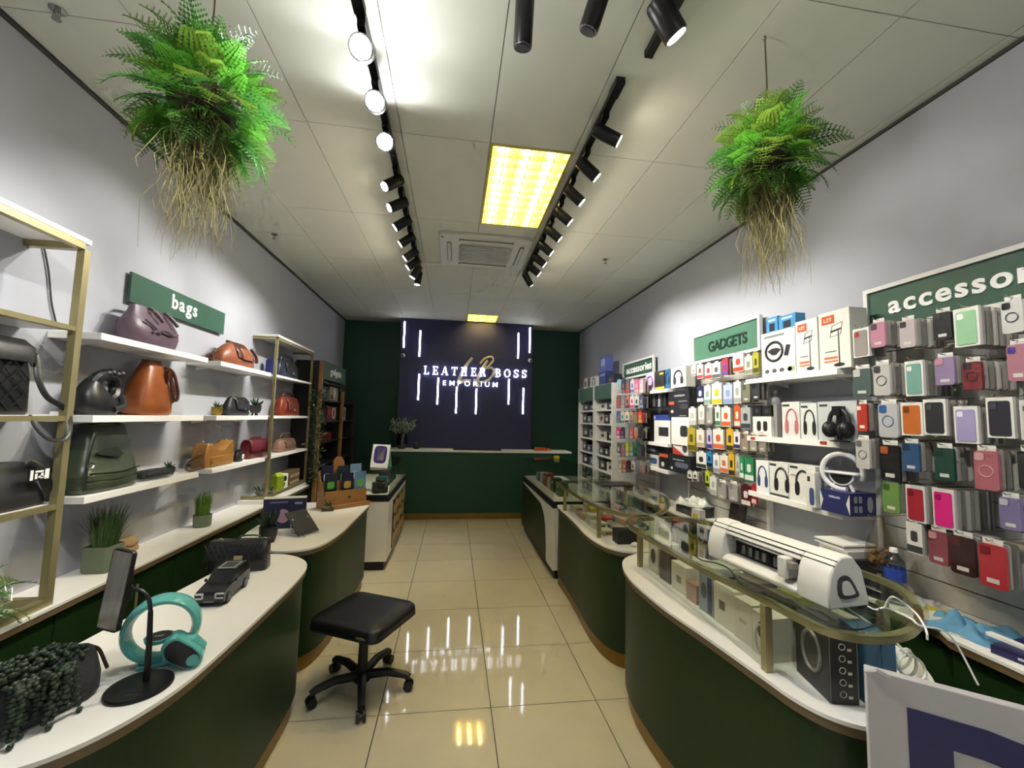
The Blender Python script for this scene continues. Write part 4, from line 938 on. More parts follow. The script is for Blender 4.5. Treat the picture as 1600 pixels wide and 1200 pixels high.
# ------------------------------------------------------------------ printed cartons
def print_on(par, items, yf):
    """flat print on a carton front (local XZ plane at y = yf)"""
    for kind, col, cx, cz, sx, sz in items:
        m = MB(); e = .0006
        def flat(o_, y_=yf): m.add([(x, y_-e, z) for x, z in o_]+[(x, y_, z) for x, z in o_], [tuple(range(len(o_))), tuple(range(2*len(o_)-1, len(o_)-1, -1))]+[(i, len(o_)+i, len(o_)+(i+1) % len(o_), (i+1) % len(o_)) for i in range(len(o_))])
        if kind == 'rect': flat([(cx-sx/2, cz-sz/2), (cx+sx/2, cz-sz/2), (cx+sx/2, cz+sz/2), (cx-sx/2, cz+sz/2)])
        elif kind == 'disc': flat([(cx+x, cz+y) for x, y in sph(20, 2, sx/2, sz/2)])
        elif kind == 'soft': flat([(cx+x, cz+y) for x, y in sph(24, 4, sx/2, sz/2)])
        elif kind == 'tri': flat([(cx-sx/2, cz-sz/2), (cx+sx/2, cz-sz/2), (cx-sx/2, cz+sz/2)])
        elif kind == 'tri2': flat([(cx-sx/2, cz), (cx+sx/2, cz+sz/2), (cx+sx/2, cz-sz/2)][::-1])
        elif kind == 'ring': m.tube([(cx+sx/2*math.cos(q*PI/12), yf-e, cz+sz/2*math.sin(q*PI/12)) for q in range(24)], sx*.07, 6, True, flat=.99)
        elif kind == 'head':
            m.tube([(cx+sx*.42*math.cos(q), yf-e, cz+sz*.05+sz*.42*math.sin(q)) for q in [PI*k/12-.15 for k in range(14)]], sx*.055, 6)
            for s in (-1, 1): flat([(cx+s*sx*.38+x, cz-sz*.18+y) for x, y in sph(16, 2.6, sx*.16, sz*.26)], yf-e)
        elif kind == 'wheel':
            m.tube([(cx+sx/2*math.cos(q*PI/12), yf-e, cz+sz/2*math.sin(q*PI/12)) for q in range(24)], sx*.06, 6, True)
            flat([(cx-sx*.42, cz+sz*.06), (cx-sx*.12, cz-sz*.20), (cx+sx*.12, cz-sz*.20), (cx+sx*.42, cz+sz*.06), (cx+sx*.15, cz+sz*.18), (cx-sx*.15, cz+sz*.18)]); flat([(cx+sx*.55, cz-sz*.3), (cx+sx*.8, cz-sz*.35), (cx+sx*.95, cz+sz*.2), (cx+sx*.7, cz+sz*.25)])
        elif kind == 'stand':
            flat([(cx-sx*.02, cz-sz*.5), (cx+sx*.05, cz-sz*.5), (cx+sx*.03, cz+sz*.35), (cx-sx*.02, cz+sz*.35)]); flat([(cx+x, cz-sz*.5+y) for x, y in sph(16, 2, sx*.28, sz*.045)])
            m.tube([(cx-sx*.42, yf-e, cz+sz*.18), (cx+sx*.12, yf-e, cz+sz*.22), (cx+sx*.22, yf-e, cz+sz*.5), (cx-sx*.3, yf-e, cz+sz*.44)], .002, 4, True); flat([(cx-sx*.4, cz+sz*.28), (cx+sx*.16, cz+sz*.33), (cx+sx*.16, cz+sz*.37), (cx-sx*.4, cz+sz*.33)])
        elif kind.startswith('text:'):
            tx = kind[5:]; lettering(tx, sz*1.35, P(col, .5), par, cx-sx/2, cz-sz/2, yf-.0006, .06, .0005, .02, width=sx, name='printed_letter'); continue
        m.build('print', P(col, .5), par, None)
def carton(label, loc, rz, w, d, h, col, prints=(), cat='box', name='carton', group=None, rough=.4, back=None):
    if not prints:
        o = MB().box(-w/2, w/2, -d/2, d/2, 0, h).build(name, P(col, rough)); o.location = loc; o.rotation_euler.z = rz
        return tag(o, label, cat, group)
    t = thing(name, label, cat, loc, rz, group)
    MB().box(-w/2, w/2, -d/2, d/2, 0, h).build('box', P(col, rough), t)
    print_on(t, prints, -d/2)
    return t
def shelf_carton(label, l, r, top, zs, XF, d, col, prints=(), name='product_box', **k):
    """carton standing on a right-wall shelf, width and height measured on the photograph; prints in fractions of w and h"""
    zm = (top+ (at(1, 1, x=XF).z*0+top))/2
    a, b = at(l, top, x=XF), at(r, top, x=XF); w = a.y-b.y; h = (a.z+b.z)/2-zs; yc = (a.y+b.y)/2
    pr = [(kd, c, fx*w, (fz)*h, sx*w, sz*h) for kd, c, fx, fz, sx, sz in prints]
    return carton(label, (XF+d/2, yc, zs), -PI/2, w-.003, d, h, col, pr, name=name, **k)

# shelf with steering wheel box
zs = 1.915; X0 = 2.085
shelf_carton('white steering wheel box with blue game boxes on top', 1189, 1242, 517, zs, X0, .10, '#dedcd6', [('wheel', '#26262b', -.10, .55, .50, .42), ('rect', '#77807c', -.1, .90, .6, .05), ('disc', '#55555a', -.33, .12, .14, .09), ('disc', '#55555a', -.11, .12, .14, .09), ('disc', '#55555a', .11, .12, .14, .09), ('disc', '#55555a', .33, .12, .14, .09), ('soft', '#9fb48c', .38, .12, .18, .12)])
zt_ = (at(1189, 517, x=X0).z+at(1242, 517, x=X0).z)/2
for l, r, n in ((1197, 1215, 'left'), (1216, 1243, 'right')): shelf_carton('small bright blue box on top of steering wheel box, %s one' % n, l, r, 496 if n == 'left' else 492, zt_, X0+.012, .07, '#3f86b8', [('rect', '#16202c', .0, .35, .45, .5), ('rect', '#bcd4e4', .0, .8, .6, .12)])
for l, r, tp, n in ((1242, 1277, 500, 'left'), (1278, 1327, 486, 'right')):
    shelf_carton('white desk stand box with orange LZT label, %s one' % n, l, r, tp, zs, X0, .11, '#dcdad3', [('rect', '#c2521f', -.18, .86, .42, .15), ('text:LZT', '#f0ece4', -.18, .86, .26, .06), ('stand', '#2c2c2e', .14, .42, .62, .72), ('rect', '#2c2c2e', -.12, .30, .36, .015), ('rect', '#c8704a', -.12, .19, .44, .04), ('rect', '#c8704a', -.12, .13, .44, .03)])
# headphone shelf
zs = 1.515
shelf_carton('white box with two dark earbud ovals at the end of headphone shelf', 1176, 1205, 651, zs, X0, .09, '#e2e0da', [('soft', '#2d2324', -.16, .52, .22, .5), ('soft', '#2d2324', .18, .52, .22, .5), ('rect', '#b35a3c', 0, .06, .7, .02)])
for l, r, n in ((1176, 1189, 'left'), (1190, 1205, 'right')): shelf_carton('small black gadget box stacked on earbud box, %s one' % n, l, r, 634, zs+(at(1176, 651, x=X0).z-zs), X0+.01, .06, '#1f2021', [('disc', '#3a3d40', 0, .5, .4, .5)])
for l, r, tp, c, n in ((1221, 1249, 628, '#b86a72', 'pink'), (1250, 1276, 630, '#222326', 'black')): shelf_carton('pale headphone box with %s headphones print on headphone shelf' % n, l, r, tp, zs, X0, .09, '#cfd2cf', [('head', c, .05, .45, .7, .75), ('rect', '#3a3c3f', -.25, .9, .4, .06)])
shelf_carton('wide pale grey headphone box behind the real headphones', 1277, 1339, 627, zs, X0, .10, '#b9bfc0', [('rect', '#3a3c3f', -.34, .9, .22, .06), ('rect', '#8d9496', .36, .45, .12, .5), ('head', '#7b8488', .05, .5, .5, .7)])
for i, (px, n) in enumerate(((1208, 'near the earbud box'), (1214, 'next to the pink headphone box'))): shelf_carton('thin grey file box standing on headphone shelf, %s' % n, px, px+6, 632, zs, X0+.02, .12, ('#8b8a86', '#55555a')[i])
p = at(1309, 640, x=2.05)
t = thing('headphones', 'black over-ear headphones hanging on a stand at the headphone shelf', 'headphones', (2.055, p.y, zs), -PI/2); h = .17
MB().lathe([(.045, 0), (.045, .006), (.008, .010)], 18).build('stand_base', m_black, t); MB().box(-.012, .012, -.004, .004, .008, h).build('stand_pole', m_black, t); MB().box(-.022, .022, -.02, .02, h-.03, h+.02).build('stand_hook', m_black, t)
MB().tube([(.058*math.cos(q), 0, .10+.075*math.sin(q)) for q in [PI*k/14 for k in range(15)]], .011, 8).build('headband', lb2, t)
for s in (-1, 1):
    MB().ball((s*.05, -.008, .065), .028, .042, .046, 14, 9).build('ear_cup', m_black, t); MB().ball((s*.032, -.012, .062), .016, .036, .040, 12, 8).build('ear_pad', lb2, t)
# ring lamp shelf
zs = 1.135
shelf_carton('white box with blue headphones print on lowest shelf', 1181, 1201, 720, zs, X0, .09, '#dfe1e2', [('head', '#3a4a78', 0, .5, .75, .7)])
shelf_carton('white box with black headphones print, second on the lowest shelf', 1202, 1231, 723, zs, X0, .09, '#d9d9d4', [('head', '#1f1f22', .15, .5, .75, .75), ('rect', '#33363a', -.3, .92, .35, .07), ('rect', '#33363a', 0, .05, .98, .06)])
shelf_carton('white box with black headphones print, third on the lowest shelf', 1232, 1274, 727, zs, X0, .09, '#d9d9d4', [('head', '#1f1f22', .05, .5, .6, .75), ('rect', '#33363a', -.3, .92, .3, .06), ('rect', '#96524a', -.32, .7, .2, .03)])
shelf_carton('narrow white box with blue bottle print in front of headphone boxes', 1259, 1273, 738, zs, X0-.045, .04, '#dcdad6', [('soft', '#3b4a74', .1, .3, .55, .5), ('rect', '#33261f', -.2, .8, .3, .15)])
bx = shelf_carton('navy and white ring lamp box with arrow ends under the white ring lamp', 1282, 1326, 767, zs, X0-.05, .16, '#2a2f63', [('tri2', '#d8d6d0', .46, .5, .12, .9), ('text:WIRELESS', '#c9cbe0', 0, .72, .4, .10), ('tri2', '#d8d6d0', -.46, .5, -.12, .9)])
bh = (at(1282, 767, x=X0-.05).z+at(1326, 767, x=X0-.05).z)/2-zs
pr = [('soft', '#8f8f8c', -.04+.028*i, bh*(.30+.42*j), .02, bh*.3) for i in range(2) for j in range(2)]+[('disc', '#9a9a96', .045, bh*.5, .035, bh*.7)]
ang = bpy.data.objects.new('side_face', None)  # icons on the end face of the box that looks to the shop front
COL.objects.link(ang); ang.parent = bx; ang.location = ((at(1282, 767, x=X0-.05).y-at(1326, 767, x=X0-.05).y)/2-.001, .0, 0); ang.rotation_euler.z = PI/2
print_on(ang, pr, 0)
p = at(1316, 745, x=2.10); t = thing('ring_lamp', 'white G-shaped ring lamp standing on its navy box', 'lamp', (2.10, p.y, zs+bh), R(-70)); rr = .095
m_wpl = M('white_gloss_plastic', '#dedee0', .25, var=.01)
MB().tube([(rr*math.cos(q), 0, rr+.006+rr*math.sin(q)) for q in [-.25*PI+.1+2*PI*.985*k/30*.86+.28 for k in range(31)]], .013, 10).build('ring', m_wpl, t)
MB().box(-.075, .085, -.03, .03, rr*.92, rr*1.06).build('charging_shelf', m_wpl, t, bev=.004)
m = MB(); m.prism([(.062*math.cos(q), .062*math.sin(q)) for q in [PI+PI*k/14 for k in range(15)]], -.012, .012); o = m.build('speaker_cup', m_wpl, t, bev=.003); o.rotation_euler.x = PI/2; o.location = (0, 0, rr*.92)
m = MB(); m.prism([(.05*math.cos(q), .05*math.sin(q)) for q in [PI+PI*k/14 for k in range(15)]], -.001, .001); o = m.build('speaker_mesh', m_black, t); o.rotation_euler.x = PI/2; o.location = (0, -.0135, rr*.90)
for s in (-1, 1): MB().cyl((s*.05, 0, 0), (s*.035, 0, .035), .008, 8).build('foot', m_wpl, t)

# far shelves between slat panels
zs = 1.925; X1 = 2.10
for l, r, tp, c, pr, n in ((1009, 1022, 582, '#c9bfd2', [('head', '#8a5a9a', 0, .45, .8, .7)], 'lilac headphone box'), (1023, 1038, 580, '#2a2a26', [('rect', '#b8a92a', 0, .08, 1, .16), ('rect', '#c2b23a', .2, .85, .4, .1)], 'black box with yellow base'), (1039, 1047, 577, '#2f5f8c', [('head', '#0f1f33', 0, .5, .8, .6)], 'blue headphone box'), (1048, 1072, 574, '#d6d5d0', [('head', '#2a2a2c', 0, .48, .6, .75)], 'white box with dark headphones')):
    shelf_carton(n+' on the far top shelf of right wall', l, r, tp, zs, X1, .09, c, pr)
zs = 1.385
for l, r, z0, tp, c, pr, n in ((1049, 1077, 0, 652, '#dddcd8', [('soft', '#2a2a2c', .2, .5, .4, .4)], 'white box with small black speaker print'), (1022, 1047, 0, 657, '#d8d8d5', [('rect', '#26272b', .1, .5, .6, .4)], 'white box with black bar print'), (1004, 1017, 0, 643, '#1c1a1b', [('rect', '#c2542a', 0, .86, .95, .18), ('disc', '#c9c9c6', -.1, .35, .4, .3)], 'black box with orange band')):
    shelf_carton(n+' on the far middle shelf', l, r, tp, zs, X1, .10, c, pr)
zt2 = zs+(at(1022, 657, x=X1).z-zs)
shelf_carton('long blue box lying on white box of the far middle shelf', 1021, 1047, 648, zt2, X1+.01, .08, '#2c3f86', [('rect', '#9aa6cf', -.42, .5, .1, .5)])
zt3 = zs+(at(1049, 652, x=X1).z-zs)
shelf_carton('large black speaker box with orange label on the far middle shelf', 1044, 1077, 611, zt3, X1+.01, .09, '#1b1a1d', [('rect', '#c2542a', -.33, .55, .26, .12), ('disc', '#b9b9b6', -.3, .22, .14, .12), ('rect', '#8e8e92', .05, .82, .5, .06), ('rect', '#6d6d72', .2, .6, .4, .05), ('disc', '#3a3a40', .25, .4, .4, .2), ('rect', '#a8a8a8', .2, .06, .3, .02)])
p = at(1021, 637, x=X1); zsp = (at(1021, 648, x=X1).z)
t = thing('speaker', 'long black twin-cone speaker lying on boxes of far middle shelf', 'speaker', (X1+.05, p.y, zsp), -PI/2); wl = at(1001, 637, x=X1).y-at(1042, 637, x=X1).y
m = MB(); m.tube([(-wl/2, 0, .042), (-wl/2+.02, 0, .042), (wl/2-.02, 0, .042), (wl/2, 0, .042)], [.032, .041, .041, .032], 18); m.build('body', m_black, t)
for s in (-.25, .2): MB().tube([(s*wl, -.036, .042), (s*wl, -.046, .042)], [.034, .030], 18).build('cone', m_dgrey, t)
for i in range(9):
    px = 1002+i*4.3; shelf_carton('slim dark file box in row behind the long speaker, number %s from left' % ordn[i], px, px+3.6, 613, zsp+.083, X1+.03, .10, ('#24242a', '#9a9a98', '#2c2c33', '#31343c', '#8f8f90')[i % 5], group='slim boxes above the long speaker')
zs = 1.125
for l, r, tp, z0, c, pr, n in ((1007, 1029, 710, 0, '#cfcac8', [('soft', '#3a5a86', .15, .5, .5, .5), ('rect', '#b24a3a', -.35, .85, .2, .15)], 'white box with blue shape'), (1030, 1044, 708, 0, '#1d1b1c', [('rect', '#c2542a', 0, .85, 1, .2), ('disc', '#c9c9c6', -.1, .3, .35, .3)], 'black box with orange top band'), (1045, 1079, 711, 0, '#222329', [('rect', '#8f97a0', -.05, .72, .5, .06), ('soft', '#5a6470', .1, .45, .6, .3), ('disc', '#d0d0cc', -.35, .2, .1, .15)], 'long black box with grey print')):
    shelf_carton(n+' on the far lowest shelf', l, r, tp, zs, X1, .10, c, pr)
for l, r, tp, zb, c, pr, n in ((1007, 1029, 695, 710, '#26272c', [('soft', '#7b8590', 0, .5, .6, .35)], 'black box stacked on the white one'), (1030, 1050, 691, 708, '#1e1d20', [('disc', '#4a4a50', .1, .5, .4, .5)], 'black box stacked on the orange-banded one'), (1051, 1075, 690, 711, '#d3d1cd', [('tri', '#b03a30', -.1, .3, .8, .6), ('disc', '#3a3b40', .3, .5, .3, .6)], 'white and red box stacked on the long black box')):
    zb_ = (at(l, zb, x=X1).z+at(r, zb, x=X1).z)/2; shelf_carton(n, l, r, tp, zb_, X1+.01, .085, c, pr)

# ------------------------------------------------------------------ packs on hooks
_pm = {}
def cached(key, fn):
    if key not in _pm: _pm[key] = fn()
    return _pm[key]
def plate(w, h, r, y0, y1, cx=0, cz=0):
    m = MB(); o_ = rrect(w, h, r, 3)
    m.loft([[(cx+x, y, cz+z) for x, z in o_] for y in (y1, y0)]); return m
def hook(panel, yc, z, XF):
    r = panel.location; ln = r.x-.028-(XF-.03)
    def mk():
        m = MB(); m.tube([(0, 0, 0), (-ln+.01, 0, -.004), (-ln, 0, .006)], .0025, 5); me = m.mesh('hook', 40); me.materials.append(m_chrome); return me
    put('hook', cached(('hook', round(ln, 2)), mk), None, panel, loc=(-.028, yc-r.y, z-r.z))
ROWN = ['top', 'second', 'third', 'fourth', 'fifth', 'sixth', 'seventh']
q_ = lambda v, s=.005: round(v/s)*s
def pack(desc, where, panel, l, t_, r, b, XF, style, c1, c2='#26262a', behind=3, bcol='#9b978f', thick=.014, group='packs'):
    a, c = at(l, t_, x=XF), at(r, b, x=XF); a2, c2_ = at(r, t_, x=XF), at(l, b, x=XF)
    w = max(.045, q_(a.y-a2.y)); zt = (a.z+a2.z)/2; h = q_(max(.07, zt-(c.z+c2_.z)/2)); yc = (a.y+a2.y)/2; zb = zt-h
    T = thing('hanging_pack', '%s, %s' % (desc, where), 'packet', (XF, yc, zb), -PI/2, group)
    def prt(name, key, fn, mat):
        me = cached((key, w, h, mat.name), fn)
        if not me.materials: me.materials.append(mat)
        return put(name, me, None, T)
    white = P('#dcdad4', .45)
    if style in ('box', 'boxb'):
        prt('carton', 'c', lambda: MB().box(-w/2, w/2, 0, thick, 0, h).mesh('carton'), white if style == 'box' else P('#c9c9c6'))
        prt('phone_case', 'pc', lambda: plate(w*.80, h*.86, w*.10, -.003, .001, 0, h*.48).mesh('phone_case'), P(c1, .4))
        prt('camera_bump', 'cb', lambda: plate(w*.26, w*.28, w*.05, -.005, -.002, -w*.20, h*.78).mesh('camera_bump'), P(c2, .3))
    elif style in ('sleeve', 'ring', 'clear'):
        prt('hang_card', 'hc', lambda: MB().box(-w*.36, w*.36, .003, .0045, h*.8, h+.012).mesh('hang_card'), white)
        mt = P(c1, .35) if style != 'clear' else M('clear_case_'+c1[1:], c1, .15, var=.02)
        prt('phone_case', 'ps', lambda: plate(w*.94, h*.94, w*.14, -.006, .006, 0, h*.47).mesh('phone_case'), mt)
        prt('camera_bump', 'cs', lambda: plate(w*.36, w*.38, w*.07, -.009, -.005, -w*.22, h*.80).mesh('camera_bump'), P(c2, .3))
        if style == 'ring':
            def mkr():
                m = MB(); m.tube([(w*.27*math.cos(k*PI/10), -.007, h*.45+w*.27*math.sin(k*PI/10)) for k in range(20)], .0022, 5, True); return m.mesh('magnet_ring', 40)
            prt('magnet_ring', 'rg', mkr, P(c2, .3))
        else: prt('label_sticker', 'ls', lambda: MB().box(-w*.22, w*.22, -.0068, -.0058, h*.10, h*.20).mesh('label_sticker'), white)
        def mkf(): return plate(w*1.04, h*1.0, w*.05, -.0098, -.0095, 0, h*.5).mesh('film')
        if XF < 2.2 and w > .055: prt('film', 'fm', mkf, m_film)
    else:  # card
        prt('card', 'cd', lambda: MB().box(-w/2, w/2, 0, thick, 0, h).mesh('card'), P(c1, .45))
        prt('printed_band', 'pb', lambda: MB().box(-w*.48, w*.48, -.001, .0002, h*.04, h*.26).mesh('printed_band'), P(c2, .45))
        prt('printed_item', 'pi', lambda: plate(w*.42, h*.34, w*.12, -.0012, .0002, 0, h*.56).mesh('printed_item'), P(c2, .45))
        prt('hang_tab', 'ht', lambda: MB().box(-w*.22, w*.22, .002, .004, h, h+.014).mesh('hang_tab'), P(c1, .45))
    hook(panel, yc, zt+.010, XF)
    room_ = (panel.location.x-.032)-(XF+thick+.004)
    if behind:
        st = min(.032, room_/behind)
        for k in range(behind):
            cc = bcol if isinstance(bcol, str) else bcol[k % len(bcol)]
            hh = q_(h*.97)
            me = cached(('bk', w, hh, style in ('sleeve', 'ring', 'clear'), cc), lambda: (plate(w*.94, hh, w*.12, 0, .011, 0, hh/2).mesh('pack') if style in ('sleeve', 'ring', 'clear') else MB().box(-w/2, w/2, 0, .012, 0, hh).mesh('pack')))
            if not me.materials: me.materials.append(P(cc, .4))
            jit = rnd.uniform(-.003, .003)
            o = put('hanging_pack', me, None, None, loc=(XF+thick+.003+st*k, yc+jit, zb+.002)); o.rotation_euler.z = -PI/2
            tag(o, '%s spare behind the %s, %s' % (ordn[k], desc, where), 'packet', group+' spares')
XF = 2.06
near = [
 [(1332,513,1357,558,'box','#8d8684','#a83a34',3,'red-rimmed grey case box'),(1360,502,1384,543,'sleeve','#c98da4','#5a4a52',5,'pink case'),(1405,498,1431,543,'clear','#c9bdbf','#4a4548',5,'clear pale pink case'),(1458,486,1487,532,'sleeve','#232427','#3a3a3e',3,'black case'),(1489,481,1528,541,'box','#8dbb94','#dfe8e0',6,'mint case box'),(1564,467,1599,520,'ring','#d9d8d6','#222226',4,'white case with black ring')],
 [(1332,574,1362,620,'clear','#5b6b69','#c9c9c6',3,'grey-green case'),(1364,567,1392,619,'ring','#c9c7c4','#4a4a4e',5,'clear case with orange tab'),(1413,564,1441,619,'box','#6f9a90','#dcdcd6',5,'teal case box'),(1460,556,1493,602,'sleeve','#9a85ad','#c98da0',3,'purple and pink case'),(1504,563,1535,609,'ring','#7a1a22','#1f1c1e',5,'red armoured ring case'),(1573,535,1606,596,'sleeve','#b8788c','#4a3aa0',2,'glittery pink case')],
 [(1339,629,1356,674,'sleeve','#a8382c','#d8c8b8',5,'red case in white sleeves'),(1372,628,1404,684,'ring','#c4c6c8','#3a6aa8',2,'clear case with blue dot'),(1407,629,1440,681,'box','#b8642a','#6a3a1c',2,'orange case box'),(1442,624,1476,680,'box','#2b2b2e','#4a4a4e',4,'black case in white-framed box'),(1489,635,1527,692,'box','#9a92bd','#d8d4e4',4,'lilac case box'),(1539,621,1582,685,'box','#2c2736','#453f52',3,'dark purple case box'),(1592,625,1630,689,'boxb','#b9b7b3','#6a6a6a',2,'pale case box at picture edge')],
 [(1337,684,1360,732,'ring','#cfcdc8','#77777a',4,'white ring case'),(1374,692,1407,751,'clear','#202123','#b05a34',3,'black case in clear pack'),(1410,690,1437,737,'sleeve','#345a86','#22384f',5,'blue case'),(1459,697,1492,751,'clear','#1e4a3e','#15302a',5,'dark green clear case'),(1521,701,1561,765,'ring','#b86a76','#d8a8ac',4,'rose case with metal ring'),(1589,702,1625,765,'sleeve','#1e1f22','#3a3b40',2,'black case at picture edge')],
 [(1379,752,1406,800,'sleeve','#76a052','#40602c',4,'apple green case'),(1414,759,1445,816,'boxb','#9a2230','#6a1420',5,'crimson case box'),(1456,764,1490,825,'boxb','#d0207a','#8a1450',8,'hot magenta case box'),(1560,775,1597,827,'clear','#857ba8','#c8c4d4',3,'lilac clear case')],
 [(1415,817,1440,865,'card','#d4d2cc','#3a3a3c',3,'white earbud card'),(1450,827,1482,881,'clear','#9a4a56','#c8989c',3,'rose clear pouch case'),(1483,835,1525,897,'sleeve','#3a1418','#5a2428',4,'dark maroon wallet case'),(1529,847,1572,917,'sleeve','#c2303c','#8a1c28',5,'scarlet case')]]
for i, row in enumerate(near):
    for j, (l, t_, r, b, st, c1, c2, n, d) in enumerate(row):
        pack(d, '%s row of near slat panel' % ROWN[i], panel_near, l, t_, r, b, XF, st, c1, c2, n, ('#a29e97', '#7d7a75', '#b9b5ae', '#8f8a84'), group='phone case packs on the near slat panel')
gad = [
 [(1080,572,1087,588,'card','#d8d6d0','#8a8a86',1,'small white pack'),(1089,570,1098,592,'card','#dcd8d2','#b03a34',2,'white pack with red base'),(1101,569,1112,592,'card','#dcd8d2','#b03a34',2,'white pack with red foot'),(1113,567,1125,591,'card','#d6d8da','#55585c',1,'white pack with grey print'),(1128,561,1137,586,'card','#a8384c','#5a4aa0',2,'crimson and violet pack'),(1145,553,1161,581,'card','#d8cfc8','#b8402c',2,'white and red tall pack'),(1163,557,1175,585,'card','#d6d2bc','#8a8a7a',1,'cream pack'),(1176,552,1185,583,'card','#a8a82c','#4a4a2c',2,'olive yellow pack')],
 [(1089,604,1099,629,'card','#23264f','#c9c9d8',2,'navy pack'),(1100,603,1110,632,'card','#c4d0c8','#7f9a8c',2,'pale mint pack'),(1112,599,1127,632,'card','#d8d8d4','#b8b02a',1,'white pack with yellow base'),(1130,601,1144,631,'card','#a8b4cc','#7f90b4',2,'pale blue pack'),(1146,597,1157,631,'card','#d0cfcb','#9a9a98',2,'plain white pack'),(1160,599,1173,628,'clear','#8a8a78','#5a5a50',2,'olive grey pack'),(1175,597,1188,625,'clear','#45484c','#2c2c30',2,'charcoal pack')],
 [(1076,638,1087,664,'card','#d6d4ce','#b0aea8',2,'plain white box'),(1091,635,1100,663,'card','#cfcdc8','#a8a6a0',2,'plain cream box'),(1104,635,1114,663,'clear','#b4b0aa','#8a8680',2,'pale sleeve'),(1117,636,1125,666,'card','#cfd4cc','#3a7a52',2,'white and green pack'),(1127,637,1141,666,'card','#d4d2cc','#c2552c',1,'white pack with orange base'),(1147,635,1156,667,'card','#c2552c','#d8c8b8',2,'bright orange pack'),(1157,637,1172,671,'card','#9aa0a4','#3a3e44',2,'grey cable pack')],
 [(1074,669,1086,705,'card','#a8962c','#5a5220',2,'mustard pack'),(1088,672,1100,699,'card','#d0cec8','#b09a78',2,'white pack with tan base'),(1104,672,1112,702,'card','#b8b4c4','#4a2f86',1,'white and purple pack'),(1114,671,1130,702,'card','#d2cec8','#c2603a',1,'white and coral pack'),(1135,671,1145,705,'card','#c8a02a','#3a3320',2,'yellow pack'),(1146,675,1156,702,'card','#d2d0cc','#2c2f5c',1,'white and navy pack'),(1159,676,1170,704,'clear','#a89888','#7a5a44',2,'tan cable pack'),(1172,677,1183,705,'clear','#b4ada2','#8a7a68',2,'beige cable pack'),(1186,678,1197,706,'clear','#a39a90','#9a4a38',2,'red-tipped cable pack')],
 [(1088,707,1103,731,'card','#d8d6d2','#2f2f33',1,'white headphone card'),(1104,707,1112,729,'card','#2f7fb8','#1c1c20',1,'blue and black card'),(1114,711,1124,739,'card','#d6d4d0','#8a8f94',2,'white stylus pack'),(1125,712,1137,739,'card','#d2cec8','#c2633c',1,'white and orange charger pack'),(1138,710,1147,744,'card','#c8a02a','#2f2c24',2,'yellow earphone pack'),(1149,712,1155,745,'card','#b4b2ac','#8a8680',1,'narrow grey pack'),(1156,715,1161,748,'card','#2f8a5c','#c9d8cc',1,'narrow green pack'),(1163,716,1177,752,'card','#2c7a50','#d0d8d0',2,'green pen pack')],
 [(1074,737,1081,751,'card','#d8d6d2','#2c2c2e',2,'tiny white earbud box'),(1083,738,1089,752,'card','#d8d6d2','#33333a',2,'little white earbud box'),(1102,737,1108,761,'card','#b4c02a','#2c3018',1,'neon green pack'),(1109,745,1119,773,'card','#d6d6d4','#a8a8a6',2,'tall white box'),(1122,752,1135,780,'clear','#b8b4ae','#8f8b86',3,'clear grey sleeve'),(1139,754,1153,783,'clear','#bab6b0','#9a9690',3,'clear pale sleeve'),(1158,759,1172,790,'card','#4a1418','#d0c8c4',1,'dark red keypad pack'),(1174,759,1181,788,'card','#a82c30','#d8b0a8',1,'narrow red pack')]]
for i, row in enumerate(gad):
    for j, (l, t_, r, b, st, c1, c2, n, d) in enumerate(row):
        pack(d, '%s row below the GADGETS sign' % ROWN[i], panel_gad, l, t_, r, b, XF+.02, st, c1, c2, n, ('#a8a49c', '#8f8b84', '#bab6ae'), group='packs below the GADGETS sign')
frows = [(594,614),(619,638),(644,661),(669,685),(693,713),(721,738)]
fx0 = [(964,1006),(963,1006),(963,1004),(963,1004),(964,1003),(966,1006)]
fcols = [['#7fb0c4','#2c2c30','#55585c','#c9c3cc','#d05a86','#c8a8b4'],['#8a5040','#6f7480','#b06a60','#d4d2ce','#c9c9c8','#4a4e66'],['#5a64a0','#bab0a4','#d0c8b8','#b08a74','#8a5a50','#c2383a'],['#c82c78','#26262a','#8a8f94','#b04a4c','#a08a7c','#2c2c2e'],['#5a5c58','#74846a','#a8b02c','#7a7c50','#2f7a5c','#3a3d42'],['#a89a88','#c2502e','#2c2422','#d0ccc4','#7a7f90','#9a968e']]
cname = ['leftmost', 'second', 'third', 'fourth', 'fifth', 'rightmost']
for i in range(6):
    (ta, tb), (xa, xb) = frows[i], fx0[i]; st = (xb-xa)/6
    for j in range(6):
        pack('%s slim pack' % cname[j], '%s row of the far slat panel' % ROWN[i], panel_far, xa+st*j, ta, xa+st*(j+.82), tb, 1.985, 'card', fcols[i][j], fcols[(i+2) % 6][(j+3) % 6], 2, (fcols[i][j], '#8a8680'), .012, group='slim packs on the far slat panel')
